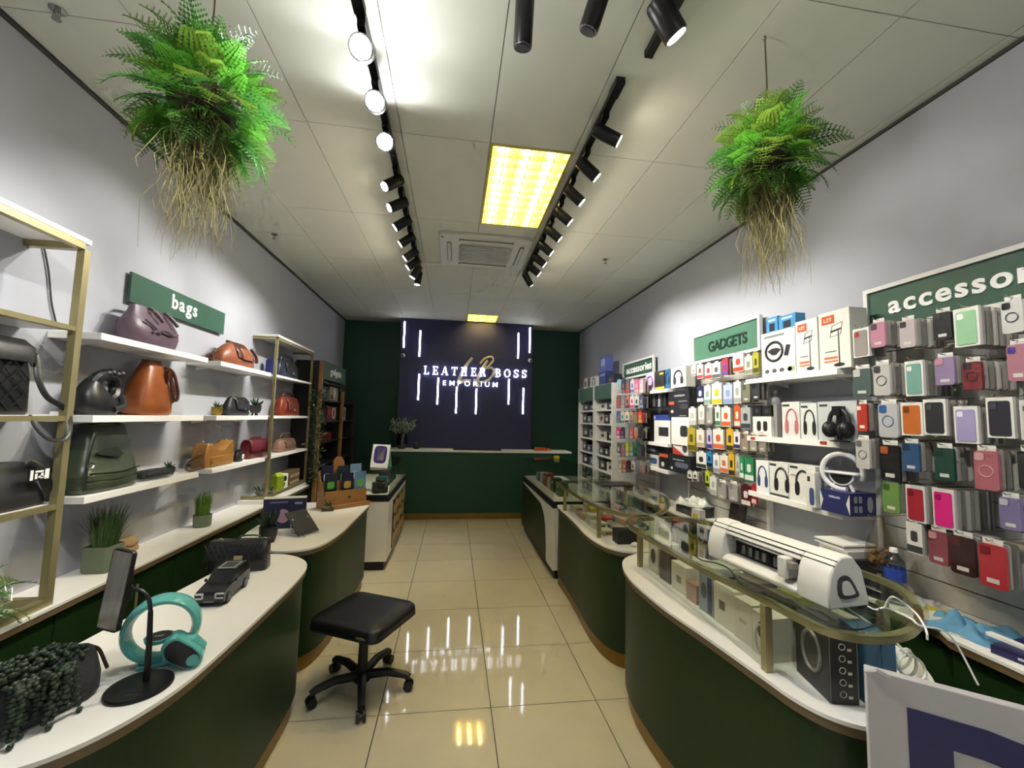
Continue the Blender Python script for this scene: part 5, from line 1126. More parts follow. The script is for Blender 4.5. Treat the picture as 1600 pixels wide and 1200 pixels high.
# clear bag of snacks hanging on a hook, near panel
p = at(1372, 850, x=2.10); t = thing('snack_bag', 'clear bag with tan contents hanging below the near slat panel corner', 'bag', (2.12, p.y, at(1372, 888, x=2.10).z)); hh = at(1372, 805, x=2.10).z-at(1372, 888, x=2.10).z
MB().loft([sel(.12, .09, 0, 0, 0, 2.2, 18), sel(.15, .12, .05, 0, 0, 2.2, 18), sel(.13, .10, hh*.5, 0, 0, 2.2, 18), sel(.05, .03, hh*.9, 0, 0, 2.2, 18), sel(.03, .015, hh, 0, 0, 2.2, 18)]).build('film', glass_mat('bag_film', '#ece6da', .13, .25), t, 60)
m = MB(); q = random.Random(8)
for i in range(26): m.ball((q.uniform(-.045, .045), q.uniform(-.03, .03), .02+q.random()*.075), .016, .014, .012, 7, 5)
m.build('contents', P('#8a6428', .7, .2), t)
hook(panel_near, p.y, t.location.z+hh-.004, 2.08)

# tower goods on the right
def tower_goods(y0, y1, who, seed, cols):
    q = random.Random(seed); zs_ = [.45, .70, .92, 1.12, 1.33, 1.55, 1.74]; rows = ['lowest', 'second', 'third', 'fourth', 'fifth', 'sixth', 'top']
    for i in range(1, 7):
        n = (2, 3)[i % 2]; ww = (y1-y0-.09)/n
        for j in range(n):
            hh = q.uniform(.10, .145) if i < 6 else q.uniform(.09, .11); c = cols[(i*2+j) % len(cols)]
            y = y1-.045-ww*(j+.5); prc = '#c9c9c4' if c < '#6' else '#2a2a2c'
            carton('%s gadget box on the %s shelf of the %s white tower' % ((('left', 'right') if n == 2 else ('left', 'middle', 'right'))[j], rows[i], who), (2.10, y, zs_[i]), -PI/2, ww-.02, .10, hh, c, [('soft', prc, 0, hh*.5, ww*.4, hh*.4), ('rect', prc, -.0, hh*.88, ww*.4, hh*.06)], name='gadget_box', group='gadget boxes in the white towers')
tower_goods(5.06, 5.76, 'nearer', 3, ['#2a2b30', '#c4bcbc', '#1f2023', '#b8a49c', '#26272c', '#cfcdca', '#333640'])
tower_goods(5.77, 6.51, 'farther', 5, ['#26272b', '#3a4f78', '#1c1d20', '#7f8890', '#2c2d33', '#4a6a74'])
zt_ = 2.08
for y, w_, h_, c, pr, n in ((6.38, .16, .17, '#c9c9c8', [('rect', '#55555a', 0, .08, .08, .09)], 'pale box at far left on top of white towers'), (6.22, .10, .16, '#6a5a60', [('rect', '#2a2a2c', 0, .08, .05, .06)], 'mauve box on top of the far white tower'), (6.02, .24, .17, '#cfccc8', [('head', '#222225', .03, .08, .13, .13)], 'white headphone box on top of the far white tower'), (5.62, .26, .20, '#34407f', [('rect', '#8f9bd0', 0, .15, .18, .03)], 'blue carton on top of the near white tower'), (5.32, .24, .13, '#20242c', [('rect', '#56687a', 0, .06, .14, .03)], 'dark carton on top of the near white tower')):
    carton(n, (2.12, y, zt_), -PI/2, w_, .12, h_, c, pr, name='storage_carton')
carton('tall lavender blue carton stacked on the blue carton above white tower', (2.12, 5.62, zt_+.20), -PI/2, .24, .11, .22, '#5c68a8', [('rect', '#aab2dc', -.03, .13, .06, .1), ('rect', '#aab2dc', .05, .13, .06, .1)], name='storage_carton')
tag(MB().box(-.03, .03, -.05, .05, 0, .04).build('yellow_block', P('#b09a1c')), 'small yellow block on the display cabinet before white towers', 'block').location = (1.50, 5.95, 1.027)
# tower goods on the left (gadgets)
for z, y, w_, h_, c, pr, n in ((1.77, 5.62, .34, .17, '#1c1d20', [('rect', '#7a7a7c', 0, .10, .20, .07), ('disc', '#3f4044', 0, .04, .10, .06)], 'black radio box on upper shelf of the gadgets tower'), (1.77, 6.10, .40, .19, '#8f9078', [('disc', '#c9cdb0', .03, .11, .14, .14), ('rect', '#2a2a2c', -.1, .05, .1, .06)], 'pale green box with dial on upper shelf of the gadgets tower'), (1.50, 5.62, .28, .16, '#202226', [('disc', '#4a4c52', 0, .08, .12, .12)], 'black box on middle shelf of the gadgets tower'), (1.50, 6.06, .44, .19, '#6f3038', [('ring', '#c8c4c0', .06, .10, .14, .14), ('rect', '#b84a50', -.12, .12, .12, .06)], 'red box with ring print on middle shelf of the gadgets tower'), (1.24, 5.85, .46, .10, '#7a1418', [('rect', '#1c1c1e', 0, .05, .3, .03)], 'red tool case on a lower shelf of the gadgets tower'), (1.50, 6.70, .22, .20, '#8a8a80', [('rect', '#4a4a48', 0, .10, .12, .1)], 'grey box in the dark right bay of the gadgets tower')):
    carton(n, (-1.74, y, z), PI/2, w_, .16, h_, c, pr, name='gadget_box')
tag(MB().loft([[(x, y, z) for x, y in rrect(.2*s, .36*s, .03, 3)] for z, s in ((0, .95), (.02, 1), (.36, 1), (.38, .95))]).build('speaker_case', lb2), 'black speaker case on top of the right bay of gadgets tower', 'case').location = (-1.79, 6.75, 1.80)
# ------------------------------------------------------------------ near left counter
Z = Z_TOP
# phone stand
b = at(218, 1075, z=Z); rb = (at(270, 1068, z=Z)-at(168, 1080, z=Z)).length/2
t = thing('phone_stand', 'black gooseneck phone stand holding a phone on near left counter', 'phone stand', (b.x, b.y, Z))
MB().lathe([(rb, 0), (rb, .006), (rb*.97, .009), (.002, .010)], 40).build('base', m_blackm, t, 40); m = MB(); m.box(-.005, .03, -rb*.62, -rb*.58, .0098, .0104); m.build('base_print', P('#4a4a4c'), t)
pt = [at(a, c, y=b.y+.0) for a, c in ((222, 1060), (226, 1010), (228, 960), (225, 940), (214, 928), (200, 925))]
pt = [(p.x-b.x, .02, p.z-Z) for p in pt]; pt[0] = (pt[0][0], .02, .008)
MB().tube(pt[:3], [.009, .008, .007], 10).build('pole', m_blackm, t); MB().tube(spline(pt[2:], 5), .006, 8).build('gooseneck', m_black, t)
e = Vector(pt[-1])
ph = thing('phone', 'phone with a reflection painted on its screen clamped on the gooseneck stand', 'phone', (b.x+e.x-.03, b.y+.02, Z+e.z)); tp = at(178, 860, y=b.y+.02); bt = at(172, 985, y=b.y+.02)
hh = tp.z-bt.z; ph.location = ((tp.x+bt.x)/2, b.y+.02, bt.z); ph.rotation_euler = (R(-4), R(4), R(-20))
m_scr = M('screen_painted_reflection', '#8a867e', .12, var=.5, scale=5, spec=1.0, stretch=(6, 1, .6))  # silvery reflection on the dark screen painted in as grey streaks
MB().loft([[(x, y, z+hh/2) for x, z in rrect(.082, hh, .012, 3)] for y in (.006, -.006)]).build('body', m_black, ph); MB().box(-.037, .037, -.0072, -.006, .006, hh-.006).build('screen', m_scr, ph)
pe = Vector((ph.location.x-b.x+.028, .045, e.z+.004))
MB().tube([e, pe], .007, 8).build('clamp_joint', m_black, t)
o = MB().box(-.028, .028, -.016, .012, -.045, .045).build('clamp', m_black, t, bev=.004); o.location = (ph.location.x-b.x+.012, .045, e.z+.002); o.rotation_euler.z = R(-20)

# teal ring lamp
b = at(256, 1038, z=Z); top = at(258, 927, y=b.y); rr = (top.z-Z)/2-.004
t = thing('ring_lamp', 'glossy teal ring lamp with clock dial and speaker on near left counter', 'lamp', (b.x-.02, b.y+.01, Z), R(20))
m_teal = M('glossy_teal', '#5aaca6', .18, var=.02); N = 44; rings = []
for i in range(N+1):
    a = R(-60)+2*PI*i/N*.93; r_ = rr-.016; c, s = math.cos(a), math.sin(a); wv = .030+.012*math.sin(a*.5+.6); th = .014
    rings.append([(c*(r_+th*math.cos(k*PI/5)), wv*math.sin(k*PI/5), rr+.002+s*(r_+th*math.cos(k*PI/5))) for k in range(10)])
MB().loft(rings).build('ring', m_teal, t, 60)
m = MB(); m.tube([(rr*.36, -.03, rr*.78), (rr*.80, -.04, rr*.62), (rr*1.0, -.03, rr*.30)], [.018, .024, .026], 12); m.build('dial_arm', m_teal, t)
m = MB(); m.tube([(.0, -.035, rr*.92), (.0, -.035, rr*.80)], [.040, .036], 24); o = m.build('charging_pad', m_teal, t); MB().tube([(.0, -.035, rr*.92), (.0, -.035, rr*.925)], .034, 24).build('pad_face', m_black, o); MB().box(-.012, .012, -.037, -.033, rr*.926, rr*.93).build('pad_mark', m_lw, o)
ol = smooth_outline([(-.040, .030), (-.010, .050), (.022, .030), (.05, .005), (.072, -.03), (.05, -.06), (.01, -.048), (-.035, -.01)], 4)
m = MB(); m.loft([[(rr*.52+x, y, rr*.52+z) for x, z in ol] for y in (-.02, -.085)]); o = m.build('speaker_pod', m_teal, t, 50, bev=.004)
oi = [(x*.84+.003, z*.84-.002) for x, z in ol]; m = MB(); m.loft([[(rr*.52+x, y, rr*.52+z) for x, z in oi] for y in (-.084, -.087)]); m.build('pod_face', m_black, o)
MB().tube([(rr*.52+.045, -.0865, rr*.52-.03), (rr*.52+.045, -.091, rr*.52-.03)], .017, 20).build('knob', m_teal, o)
MB().box(-rr*.5, rr*.75, -.035, .03, 0, .014).build('foot', m_teal, t, bev=.005)

# toy car
t = thing('toy_car', 'black model car speaker with silver roof panel on near left counter', 'model car', (-1.025, 2.165, Z), R(3))
L_, Wd, Hh = .27, .115, .115; m_car = M('car_black', '#101114', .25, var=.02); m_win = M('car_window', '#1d1f22', .12, var=0)
side = [(-L_/2, .02), (-L_/2, .052), (-L_/2+.012, .062), (-L_*.17, .074), (L_/2-.004, .076), (L_/2, .06), (L_/2, .02)]
def yz(o_, x0, x1): return [[(x, y, z) for y, z in o_] for x in (x0, x1)]
m = MB(); m.loft([[(s*Wd/2, y, z) for y, z in [(a_[0]*k, a_[1]) for a_ in side]] for s, k in ((-1, .985), (-.92, 1), (.92, 1), (1, .985))]); m.build('body', m_car, t, 30)
cab = [(-L_*.18, .072), (-L_*.02, Hh), (L_*.44, Hh), (L_*.49, .074)]
m = MB(); m.loft([[(s*Wd*.47, y, z) for y, z in [cab[0], (cab[0][0]*1, .074), cab[3]]]*1 for s in (-1, 1)]); m.loft([[(s*Wd*(.47 if z < .1 else .41), y, z) for y, z in cab] for s in (-1, 1)]); o = m.build('cabin', m_win, t, 30)
MB().box(-Wd*.40, Wd*.40, -L_*.01, L_*.43, Hh-.001, Hh+.003).build('roof', m_car, t); ro = MB().box(-Wd*.30, Wd*.34, .0, L_*.34, Hh+.003, Hh+.006).build('roof_panel', M('silver_panel', '#9aa0a0', .3, metal=.5), t); MB().box(-Wd*.22, Wd*.26, .012, L_*.30, Hh+.006, Hh+.0068).build('panel_inset', m_dgrey, ro)
for sx in (-1, 1):
    for yy in (-L_*.32, L_*.31):
        w2 = MB().tube([(sx*(Wd/2-.018), yy, .024), (sx*(Wd/2+.003), yy, .024)], .024, 20).build('wheel', m_black, t); MB().tube([(sx*(Wd/2+.0025), yy, .024), (sx*(Wd/2+.0045), yy, .024)], .015, 14).build('hub_cap', M('hub_grey', '#5a5c60', .4, metal=.3), w2)
    m = MB(); x = sx*Wd*.36; m.box(x-.016, x+.016, -L_/2-.002, -L_/2+.004, .054, .060); m.box(x-.016*sx-.003, x-.016*sx+.003, -L_/2-.002, -L_/2+.004, .038, .058); m.box(x-.014, x+.014, -L_/2-.002, -L_/2+.004, .036, .042); m.build('headlight', P('#b9bcc0', .2), t)
    MB().box(sx*Wd*.5, sx*Wd*.58, -L_*.14, -L_*.11, .074, .086).build('mirror', m_car, t)
MB().box(-Wd*.25, Wd*.25, -L_/2-.0015, -L_/2+.002, .028, .05).build('grille', m_dgrey, t); MB().box(-.02, .02, -L_/2-.002, -L_/2, .022, .028).build('plate', P('#6a6a66'), t)

# quilted handbag
t = thing('handbag', 'black quilted handbag with gold clasp behind the model car', 'bag', (-1.115, 2.50, Z), R(4)); w_, h = .29, at(350, 847, y=2.47).z-Z
body([(0, w_*.96, .085), (.01, w_, .095), (h*.6, w_*.98, .085), (h*.95, w_*1.0, .055), (h, w_*.98, .045)], 6).build('body', lq, t, 50)
body([(h*.40, w_*.97, .02, 0, -.048), (h*.75, w_*.99, .03, 0, -.040), (h*1.02, w_*.98, .06)], 7).build('flap', lq, t, 50)
for k in range(-5, 6): 
    x = k*.026; MB().tube([(x-.02, -.0605, h*.44), (x, -.0585, h*.7), (x+.022, -.050, h*.95)], .0022, 5).build('quilt_seam', lb, t)
    MB().tube([(x+.02, -.0605, h*.44), (x, -.0585, h*.7), (x-.022, -.050, h*.95)], .0022, 5).build('quilt_seam', lb, t)
MB().box(-.005, .035, -.068, -.058, h*.36, h*.58).build('clasp', m_gold, t)
loopy([(-.02, 0, h), (0, 0, h+.022), (.08, 0, h+.022), (.10, 0, h)], .005, 'handle', M('green_handle', '#2c5a3c', .35), t)
for x in (-.10, .115): MB().tube([(x+.012*math.cos(k*PI/4), 0, h+.002+.010*math.sin(k*PI/4)) for k in range(8)], .0025, 5, True).build('ring', m_gold, t)

# grey pouch with trailing plant
b = at(75, 1110, z=Z)
t = thing('planted_pouch', 'charcoal felt pouch filled with trailing bead plant at lower left', 'potted plant', (-1.12, 1.375, Z), R(62)); hh = .135
m_felt = M('charcoal_felt', '#3c3d40', .85, var=.15, scale=120, bump=.3)
body([(0, .26, .10), (.012, .29, .125), (.06, .29, .13), (hh*.8, .27, .11), (hh, .25, .10)], 3).build('pouch', m_felt, t, 50)
loopy([(.125, 0, hh*.95), (.145, .0, hh*.8), (.16, -.01, hh*.45), (.165, -.01, hh*.35)], .005, 'zip_pull', leather('strap_brown', '#3c291f'), t, flat=.6)
m = MB(); q = random.Random(5)
def beads(p, n, spread, drop):
    p = Vector(p)
    for i in range(n):
        m.ball(p+Vector((q.uniform(-1, 1), q.uniform(-1, 1), q.uniform(-.6, 1)))*.006, .0085, .0075, .0075, 6, 4); p += Vector((q.uniform(-spread, spread), q.uniform(-spread, spread)-.001, drop*q.uniform(.5, 1.2)))
for i in range(110): beads((q.uniform(-.12, .09), q.uniform(-.05, .05), hh*.92+q.uniform(0, .03)), 3, .010, .004)
for i in range(38):
    x = q.uniform(-.17, .06); p = Vector((x, -.05-q.random()*.03, hh*.97))
    for k in range(q.randint(5, 13)):
        m.ball(p, .0085, .0075, .0075, 6, 4); p += Vector((q.uniform(-.008, .006), (-.008 if k < 2 else q.uniform(-.003, .002)), -.004 if k < 2 else -.0115))
        if p.z < .008: p.z = .008; p.y -= .010
o = m.build('bead_leaves', M('bead_leaf', '#243321', .5, var=.35, scale=40), t, 60); o['kind'] = 'stuff'
b = at(108, 1192, z=.70); tag(MB().box(-.012, .012, -.012, .012, 0, .69).build('gold_leg', m_gold), 'slim gold leg beneath the rounded end of the near left counter', 'leg').location = (-.995, 1.13, 0)

# ------------------------------------------------------------------ mid left counter
b = at(415, 849, z=Z); pot_agave('black pot with dark spiky succulent on the brochure counter', (b.x, b.y+.03, Z), .055, .10, lb2, 14, .12, lcol='#1d2c20', spread=.75)
b = at(445, 838, z=Z)
t = thing('tablet_box', 'upright dark blue tablet carton with white lid on the brochure counter', 'box', (-1.19, 3.36, Z), R(12)); MB().box(-.16, .12, -.03, .03, 0, .215).build('carton', P('#22264a', .35), t); MB().box(-.16, .12, -.03, .03, .215, .222).build('lid', m_lw, t); print_on(t, [('disc', '#a884a4', -.03, .09, .09, .1), ('rect', '#8f98c0', .07, .18, .05, .015), ('rect', '#6a6f98', -.06, .19, .12, .012)], -.03)
t = thing('tablet_stand', 'dark folding tablet leaning on a white wire stand', 'tablet', (-1.03, 3.19, Z), R(58))
o = MB().box(-.085, .085, -.005, .005, 0, .20).build('tablet', M('slate_plastic', '#1d222c', .4, var=.05), t, bev=.003); o.rotation_euler.x = R(-48); o.location = (.0, -.07, .012)
m = MB()
for x in (-.06, .06): m.tube([(x, -.10, .004), (x, .03, .004), (x, .05, .12), (x, .02, .10)], .0035, 6); m.tube([(x, -.10, .004), (x, -.105, .02)], .005, 6)
m.tube([(-.06, .03, .004), (.06, .03, .004)], .003, 6); m.build('wire_stand', m_lw, t)
# brochure holder
a1, b1 = at(493, 799, z=Z), at(562, 789, z=Z); d = b1-a1; w_ = d.length; rz = math.atan2(d.y, d.x); cxy = (a1+b1)/2
t = thing('brochure_holder', 'tiered tan wooden holder for travel brochures on left counter', 'brochure holder', (cxy.x, cxy.y+.09, Z), rz)
m_tan = M('tan_wood', '#9a6f3e', .5, var=.12, scale=14, stretch=(1, 8, 8)); hb_ = at(520, 712, y=cxy.y+.1).z-Z
MB().box(-w_/2, w_/2, .05, .06, 0, hb_*.72).build('back_board', m_tan, t); m = MB(); m.prism([(x*.055, z*.05) for x, z in sph(20, 2)], -.005, .005); o = m.build('arched_top', m_tan, t); o.rotation_euler.x = PI/2; o.location = (-.02, .055, hb_*.82); o.scale = (1, 1.5, 1)
for s in (-1, 1): MB().add([(s*w_/2, -.09, 0), (s*w_/2, .06, 0), (s*w_/2, .06, hb_*.72), (s*w_/2, -.07, hb_*.32), (s*(w_/2-.008), -.09, 0), (s*(w_/2-.008), .06, 0), (s*(w_/2-.008), .06, hb_*.72), (s*(w_/2-.008), -.07, hb_*.32)], [(0, 1, 2, 3), (7, 6, 5, 4), (0, 4, 5, 1), (1, 5, 6, 2), (2, 6, 7, 3), (3, 7, 4, 0)]).build('side_board', m_tan, t)
MB().box(-w_/2+.008, w_/2-.008, -.09, -.082, 0, hb_*.34).build('front_board', m_tan, t); MB().box(-w_/2+.008, w_/2-.008, -.02, -.012, 0, hb_*.52).build('middle_board', m_tan, t); MB().box(-w_/2, w_/2+.02, -.125, -.09, 0, .035).build('lip', m_tan, t); MB().ball((.03, -.092, hb_*.2), .018, .002, .012, 10, 6).build('leaf_emblem', P('#2f4a24'), t)
bro = [(-.33, -.055, .36, '#1c2b3a', '#4a9a3a', 'night lagoon cover'), (.05, -.055, .34, '#1d2238', '#b89a4a', 'golden dome cover'), (.36, -.055, .36, '#5a86b8', '#6aa85a', 'pale blue sky cover'), (-.34, .02, .62, '#1b1f44', '#c9c9dc', 'white spire cover'), (.04, .02, .58, '#1f2a44', '#7a9a3a', 'dark green dome cover'), (.33, .02, .62, '#7a9cc4', '#dfe6ee', 'light blue drone cover')]
for x, y, z, c1, c2, n in bro:
    p = Vector((x*w_, y, 0)); p.rotate(Matrix.Rotation(rz, 3, 'Z')); pw = Vector((cxy.x, cxy.y+.09, Z))+p
    bt = thing('brochure', 'brochure with %s standing in the wooden holder' % n, 'brochure', (pw.x, pw.y, Z+hb_*z*.55), rz, 'travel brochures'); bh_ = hb_*.48
    MB().box(-.055, .055, -.003, .003, 0, bh_).build('pages', P(c1, .3), bt); print_on(bt, [('rect', '#dedede', 0, bh_*.06, .108, bh_*.10), ('soft', c2, 0, bh_*.52, .066, bh_*.3), ('rect', c2, 0, bh_*.2, .094, bh_*.12)], -.003)
b = at(512, 798, z=Z); t = thing('terrarium', 'small clear glass cube with green succulents beside the brochure holder', 'terrarium', (b.x, b.y+.01, Z), .2)
m = MB(); s = .05
for bx in ((-s, s, -s, -s+.003), (-s, s, s-.003, s), (-s, -s+.003, -s+.003, s-.003), (s-.003, s, -s+.003, s-.003)): m.box(*bx, .0, .11)
m.build('glass', m_glass, t); MB().box(-s+.004, s-.004, -s+.004, s-.004, 0, .022).build('soil', P('#33302a', .9), t); m = MB(); q = random.Random(2)
for i in range(14): a = q.uniform(0, 6.3); m.tube([(q.uniform(-.02, .02), q.uniform(-.02, .02), .022), (.03*math.cos(a), .03*math.sin(a), .05+.05*q.random())], [.005, .001], 5)
m.build('leaves', M('succulent_leaf', '#2c4a2c', .45, var=.3, scale=50), t)

# ------------------------------------------------------------------ far left cabinet goods
t = thing('camera', 'black camera with round lens inside the left glass cabinet', 'camera', (-.75, 4.68, .7704), R(-15)); MB().box(-.075, .075, -.04, .04, 0, .11).build('body', m_dgrey, t, bev=.006); MB().box(-.04, .04, -.03, .03, .11, .14).build('finder', m_dgrey, t, bev=.005)
o = MB().tube([(0, -.04, .052), (0, -.085, .052)], [.045, .042], 22).build('lens', m_black, t); MB().tube([(0, -.085, .052), (0, -.088, .052)], .026, 18).build('lens_glass', M('lens_glass', '#3a4448', .05, var=0), o)
t = thing('picture_frame', 'white card frame with purple border and mint back on left cabinet', 'frame', (-.78, 4.72, 1.027), R(-18)); 
o = MB().box(-.10, .10, -.006, .006, 0, .25).build('front_card', m_lw, t); o.rotation_euler.x = R(-12); o2 = MB().box(-.10, .10, .0, .004, 0, .24).build('back_card', P('#7fc4a4'), t); o2.rotation_euler.x = R(14); o2.location = (-.004, .105, .0)
print_on(o, [('soft', '#3a2a78', 0, .14, .15, .19), ('rect', '#d4d0c8', 0, .145, .09, .14), ('disc', '#b9b09a', 0, .14, .03, .03)], -.006)
for y, c, h_, n in ((5.0, '#1f5a66', .12, 'teal'), (5.2, '#26282c', .17, 'black'), (5.42, '#33363c', .18, 'charcoal'), (5.65, '#22302f', .16, 'dark green')):
    carton('%s gadget box inside the left glass cabinet' % n, (-.78, y, .7704), PI/2, .15, .12, h_, c, [('disc', '#8a9490', 0, h_*.5, .06, .06)], name='gadget_box')
for i, (y, c, h_, n) in enumerate(((4.5, '#3a5a3c', .14, 'green'), (4.75, '#24382c', .15, 'dark green'), (4.95, '#b8b2a8', .12, 'pale'), (5.15, '#a8302c', .15, 'red'), (5.35, '#c9c5bc', .13, 'white'), (5.6, '#4a6a70', .10, 'blue grey'))):
    carton('%s packet inside the right glass cabinet before the desk' % n, (1.20, y, .7704), -PI/2, .15, .10, h_, c, [('rect', '#d0ccc4', 0, h_*.7, .08, .03)], name='gadget_box')

# ------------------------------------------------------------------ desk top
zd = 1.068
b = at(627, 700, y=6.8)
t = thing('vase', 'clear glass vase of pale green eucalyptus on the reception desk', 'vase', (b.x, 6.84, zd)); MB().lathe([(.05, 0), (.075, .03), (.085, .12), (.07, .20), (.065, .235), (.062, .235), (.066, .2), (.08, .12), (.07, .03), (.04, .008)], 22).build('glass', glass_mat('smoked_vase', '#8f9a98', .10), t, 50)
m = MB(); q = random.Random(12); lf = MB()
for i in range(34):
    a = q.uniform(0, 2*PI); e = Vector((math.cos(a)*q.uniform(.03, .23), math.sin(a)*q.uniform(.03, .15), .235+q.uniform(.04, .25))); s0 = Vector((0, 0, .02)); md = s0*.4+e*.6+Vector((0, 0, .05)); m.tube(spline([s0, Vector((0, 0, .2)), md, e], 3), .002, 4)
    for k in range(16):
        c = md.lerp(e, q.random())+Vector((q.uniform(-.02, .02), q.uniform(-.02, .02), q.uniform(-.02, .02))); dv = Vector((q.uniform(-1, 1), q.uniform(-1, 1), q.uniform(-.5, 1))).normalized()*.03; sd = dv.orthogonal().normalized()*.012; lf.add([c, c+dv*.5+sd, c+dv, c+dv*.5-sd], [(0, 1, 2, 3)])
m.build('stems', P('#44503c'), t); o = lf.build('leaves', M('eucalyptus', '#6c8270', .55, var=.25, scale=30), t, None); o['kind'] = 'stuff'
b = at(650, 700, y=6.8); t = thing('ornament', 'small dark segmented ball ornament next to vase on desk', 'ornament', (b.x, 6.82, zd)); MB().ball((0, 0, .055), .062, .062, .055, 18, 12).build('body', m_dgrey, t)
for k in range(4): MB().tube([(.064*math.sin(a)*math.cos(k*PI/4), .064*math.sin(a)*math.sin(k*PI/4), .055-.057*math.cos(a)) for a in [PI*j/10 for j in range(1, 10)]]+[(.064*math.sin(a)*-math.cos(k*PI/4), .064*math.sin(a)*-math.sin(k*PI/4), .055-.057*math.cos(a)) for a in [PI*j/10 for j in range(9, 0, -1)]], .003, 5, True).build('rib', m_black, t)
a1, b1 = at(708, 704, y=6.76), at(783, 704, y=6.76); t = thing('desk_tray', 'long flat black tray lying on the reception desk', 'tray', ((a1.x+b1.x)/2, 6.80, zd)); w_ = b1.x-a1.x; MB().box(-w_/2, w_/2, -.09, .09, 0, .006).build('plate', m_black, t)
for bx in ((-w_/2, w_/2, -.09, -.084), (-w_/2, w_/2, .084, .09), (-w_/2, -w_/2+.006, -.084, .084), (w_/2-.006, w_/2, -.084, .084)): MB().box(*bx, .006, .016).build('edge', m_black, t)
b = at(845, 703, y=6.8); t = thing('tape_gun', 'bright orange tape dispenser on the right of the reception desk', 'tape dispenser', (b.x, 6.80, zd)); mo = P('#c8501c', .4)
MB().loft([sel(.22, .06, 0, 0, 0, 4, 20), sel(.22, .06, .03, 0, 0, 4, 20), sel(.16, .05, .055, -.02, 0, 3, 20)]).build('body', mo, t, 50); MB().tube([(.08, 0, .02), (.14, 0, .03), (.17, 0, .018)], [.018, .016, .012], 8).build('handle', mo, t); MB().tube([(-.08, -.02, .04), (-.08, .02, .04)], .026, 14).build('roll', P('#8f7a50'), t)

# ------------------------------------------------------------------ cutting machine on the near glass case
A_, B_ = Vector((1.235, 1.25, ZG)), Vector((1.165, 1.80, ZG)); d = B_-A_; ln = d.length; rz = math.atan2(d.y, d.x)
t = thing('cutting_machine', 'long white vinyl cutting machine on the near glass case', 'cutting machine', (A_.x, A_.y, ZG), rz)
m_mach = M('machine_white', '#d2d0c8', .35, var=.02); dp, hh = .175, .165
# local: x along length (0 near end), y<0 is away from the front (front edge at y=0 facing +y side), so body sits at y in [-dp,0]
prof = [(0, .0), (.004, .05), (-.006, .105), (-.030, .145), (-.055, hh), (-.105, hh), (-.145, .12), (-.17, .03), (-.172, 0)]
def sect(x0, x1, pf, nm, mt, s=1.0, bev=.006): return MB().loft([[(x, y, z*s) for y, z in pf] for x in (x1, x0)]).build(nm, mt, t, 40, bev=bev)
sect(0, .115, prof, 'end_housing', m_mach); sect(ln-.085, ln, prof, 'end_housing', m_mach)
top = [(-.018, .118), (-.032, .145), (-.055, hh-.003), (-.105, hh-.003), (-.145, .12), (-.10, .118)]
sect(.115, ln-.085, top, 'lid', m_mach)
for z, y in ((.136, -.0265), (.150, -.039)): MB().box(.0, ln, y, y+.003, z, z+.003).build('lid_groove', m_dgrey, t)
MB().box(.115, ln-.085, -.15, -.075, 0.012, .118).build('back_wall', m_black, t); sect(.115, ln-.085, [(0, 0), (.004, .02), (-.02, .034), (-.075, .034), (-.075, 0)], 'feed_tray', m_mach)
for i in range(8): MB().cyl((.15+i*.034+(.02 if i > 3 else 0), -.058, .050), (.15+i*.034+(.02 if i > 3 else 0), -.058, .085), .009, 12).build('pinch_roller', M('roller_grey', '#8a8a86', .25, metal=.6), t)
MB().cyl((.115, -.06, .10), (ln-.085, -.06, .10), .006, 8).build('guide_rod', m_chrome, t)
MB().box(.150, .185, -.05, .012, .045, .118).build('carriage', m_mach, t, bev=.005); MB().box(.125, .15, -.02, .006, .085, .105).build('carriage_clip', P('#8a8478'), t)
pf2 = smooth_outline([(-.045, .035), (-.035, .085), (-.055, .105), (-.085, .10), (-.115, .06), (-.12, .035)], 4)
m = MB(); m.loft([[(x, y, z) for y, z in pf2] for x in (0.0005, -.003)]); o = m.build('end_badge', m_dgrey, t, 40); cxb, czb = -.076, .062
m = MB(); m.loft([[(x, cxb+(y-cxb)*.62, czb+(z-czb)*.62) for y, z in pf2] for x in (-.003, -.0045)]); m.build('badge_centre', m_mach, o)

# cables
def cable(label, pts, r, mat): 
    o = MB().tube(spline(pts, 8), r, 6).build('cable', mat); return tag(o, label, 'cable')
zc = ZG+.004
pc = [at(a, b_, z=zc) for a, b_ in ((1085, 868), (1098, 876), (1118, 880), (1140, 890), (1160, 915), (1195, 930), (1240, 945), (1290, 972), (1335, 984), (1365, 978), (1379, 970), (1372, 950), (1352, 940))]
cable('black cable looping over the glass in front of the cutting machine', pc, .003, m_black)
pw = [at(a, b_, z=zc) for a, b_ in ((1356, 948), (1368, 953), (1382, 950), (1400, 956), (1425, 968), (1438, 978))]+[Vector((1.62, 1.20, .93)), Vector((1.66, 1.16, .80))]
cable('white cable running from machine to the rounded glass edge', pw, .003, m_lw)
pw = [at(1382, 950, z=zc), at(1388, 938, z=zc+.03), at(1396, 933, z=zc+.05), at(1415, 945, z=zc+.02), at(1434, 962, z=zc), at(1447, 985, z=zc-.01), at(1449, 1000, z=.97)]
cable('white cable arching above the glass behind the machine', pw, .003, m_lw)
m = MB(); c = at(1425, 1045, z=.86)
for k in range(3):
    m.tube([(c.x+.045*math.cos(q*PI/8)+.006*k, c.y+.018*k+.012*math.sin(q*PI/8+k), c.z+.032*math.sin(q*PI/8)+.004*k) for q in range(16)], .004, 6, True)
m.tube(spline([(c.x, c.y, c.z+.03), (c.x-.02, c.y+.05, c.z+.07), (c.x-.08, c.y+.16, c.z+.13)], 6), .003, 6)
tag(m.build('cable', m_lw), 'coiled white cable hanging behind the letter board', 'cable')

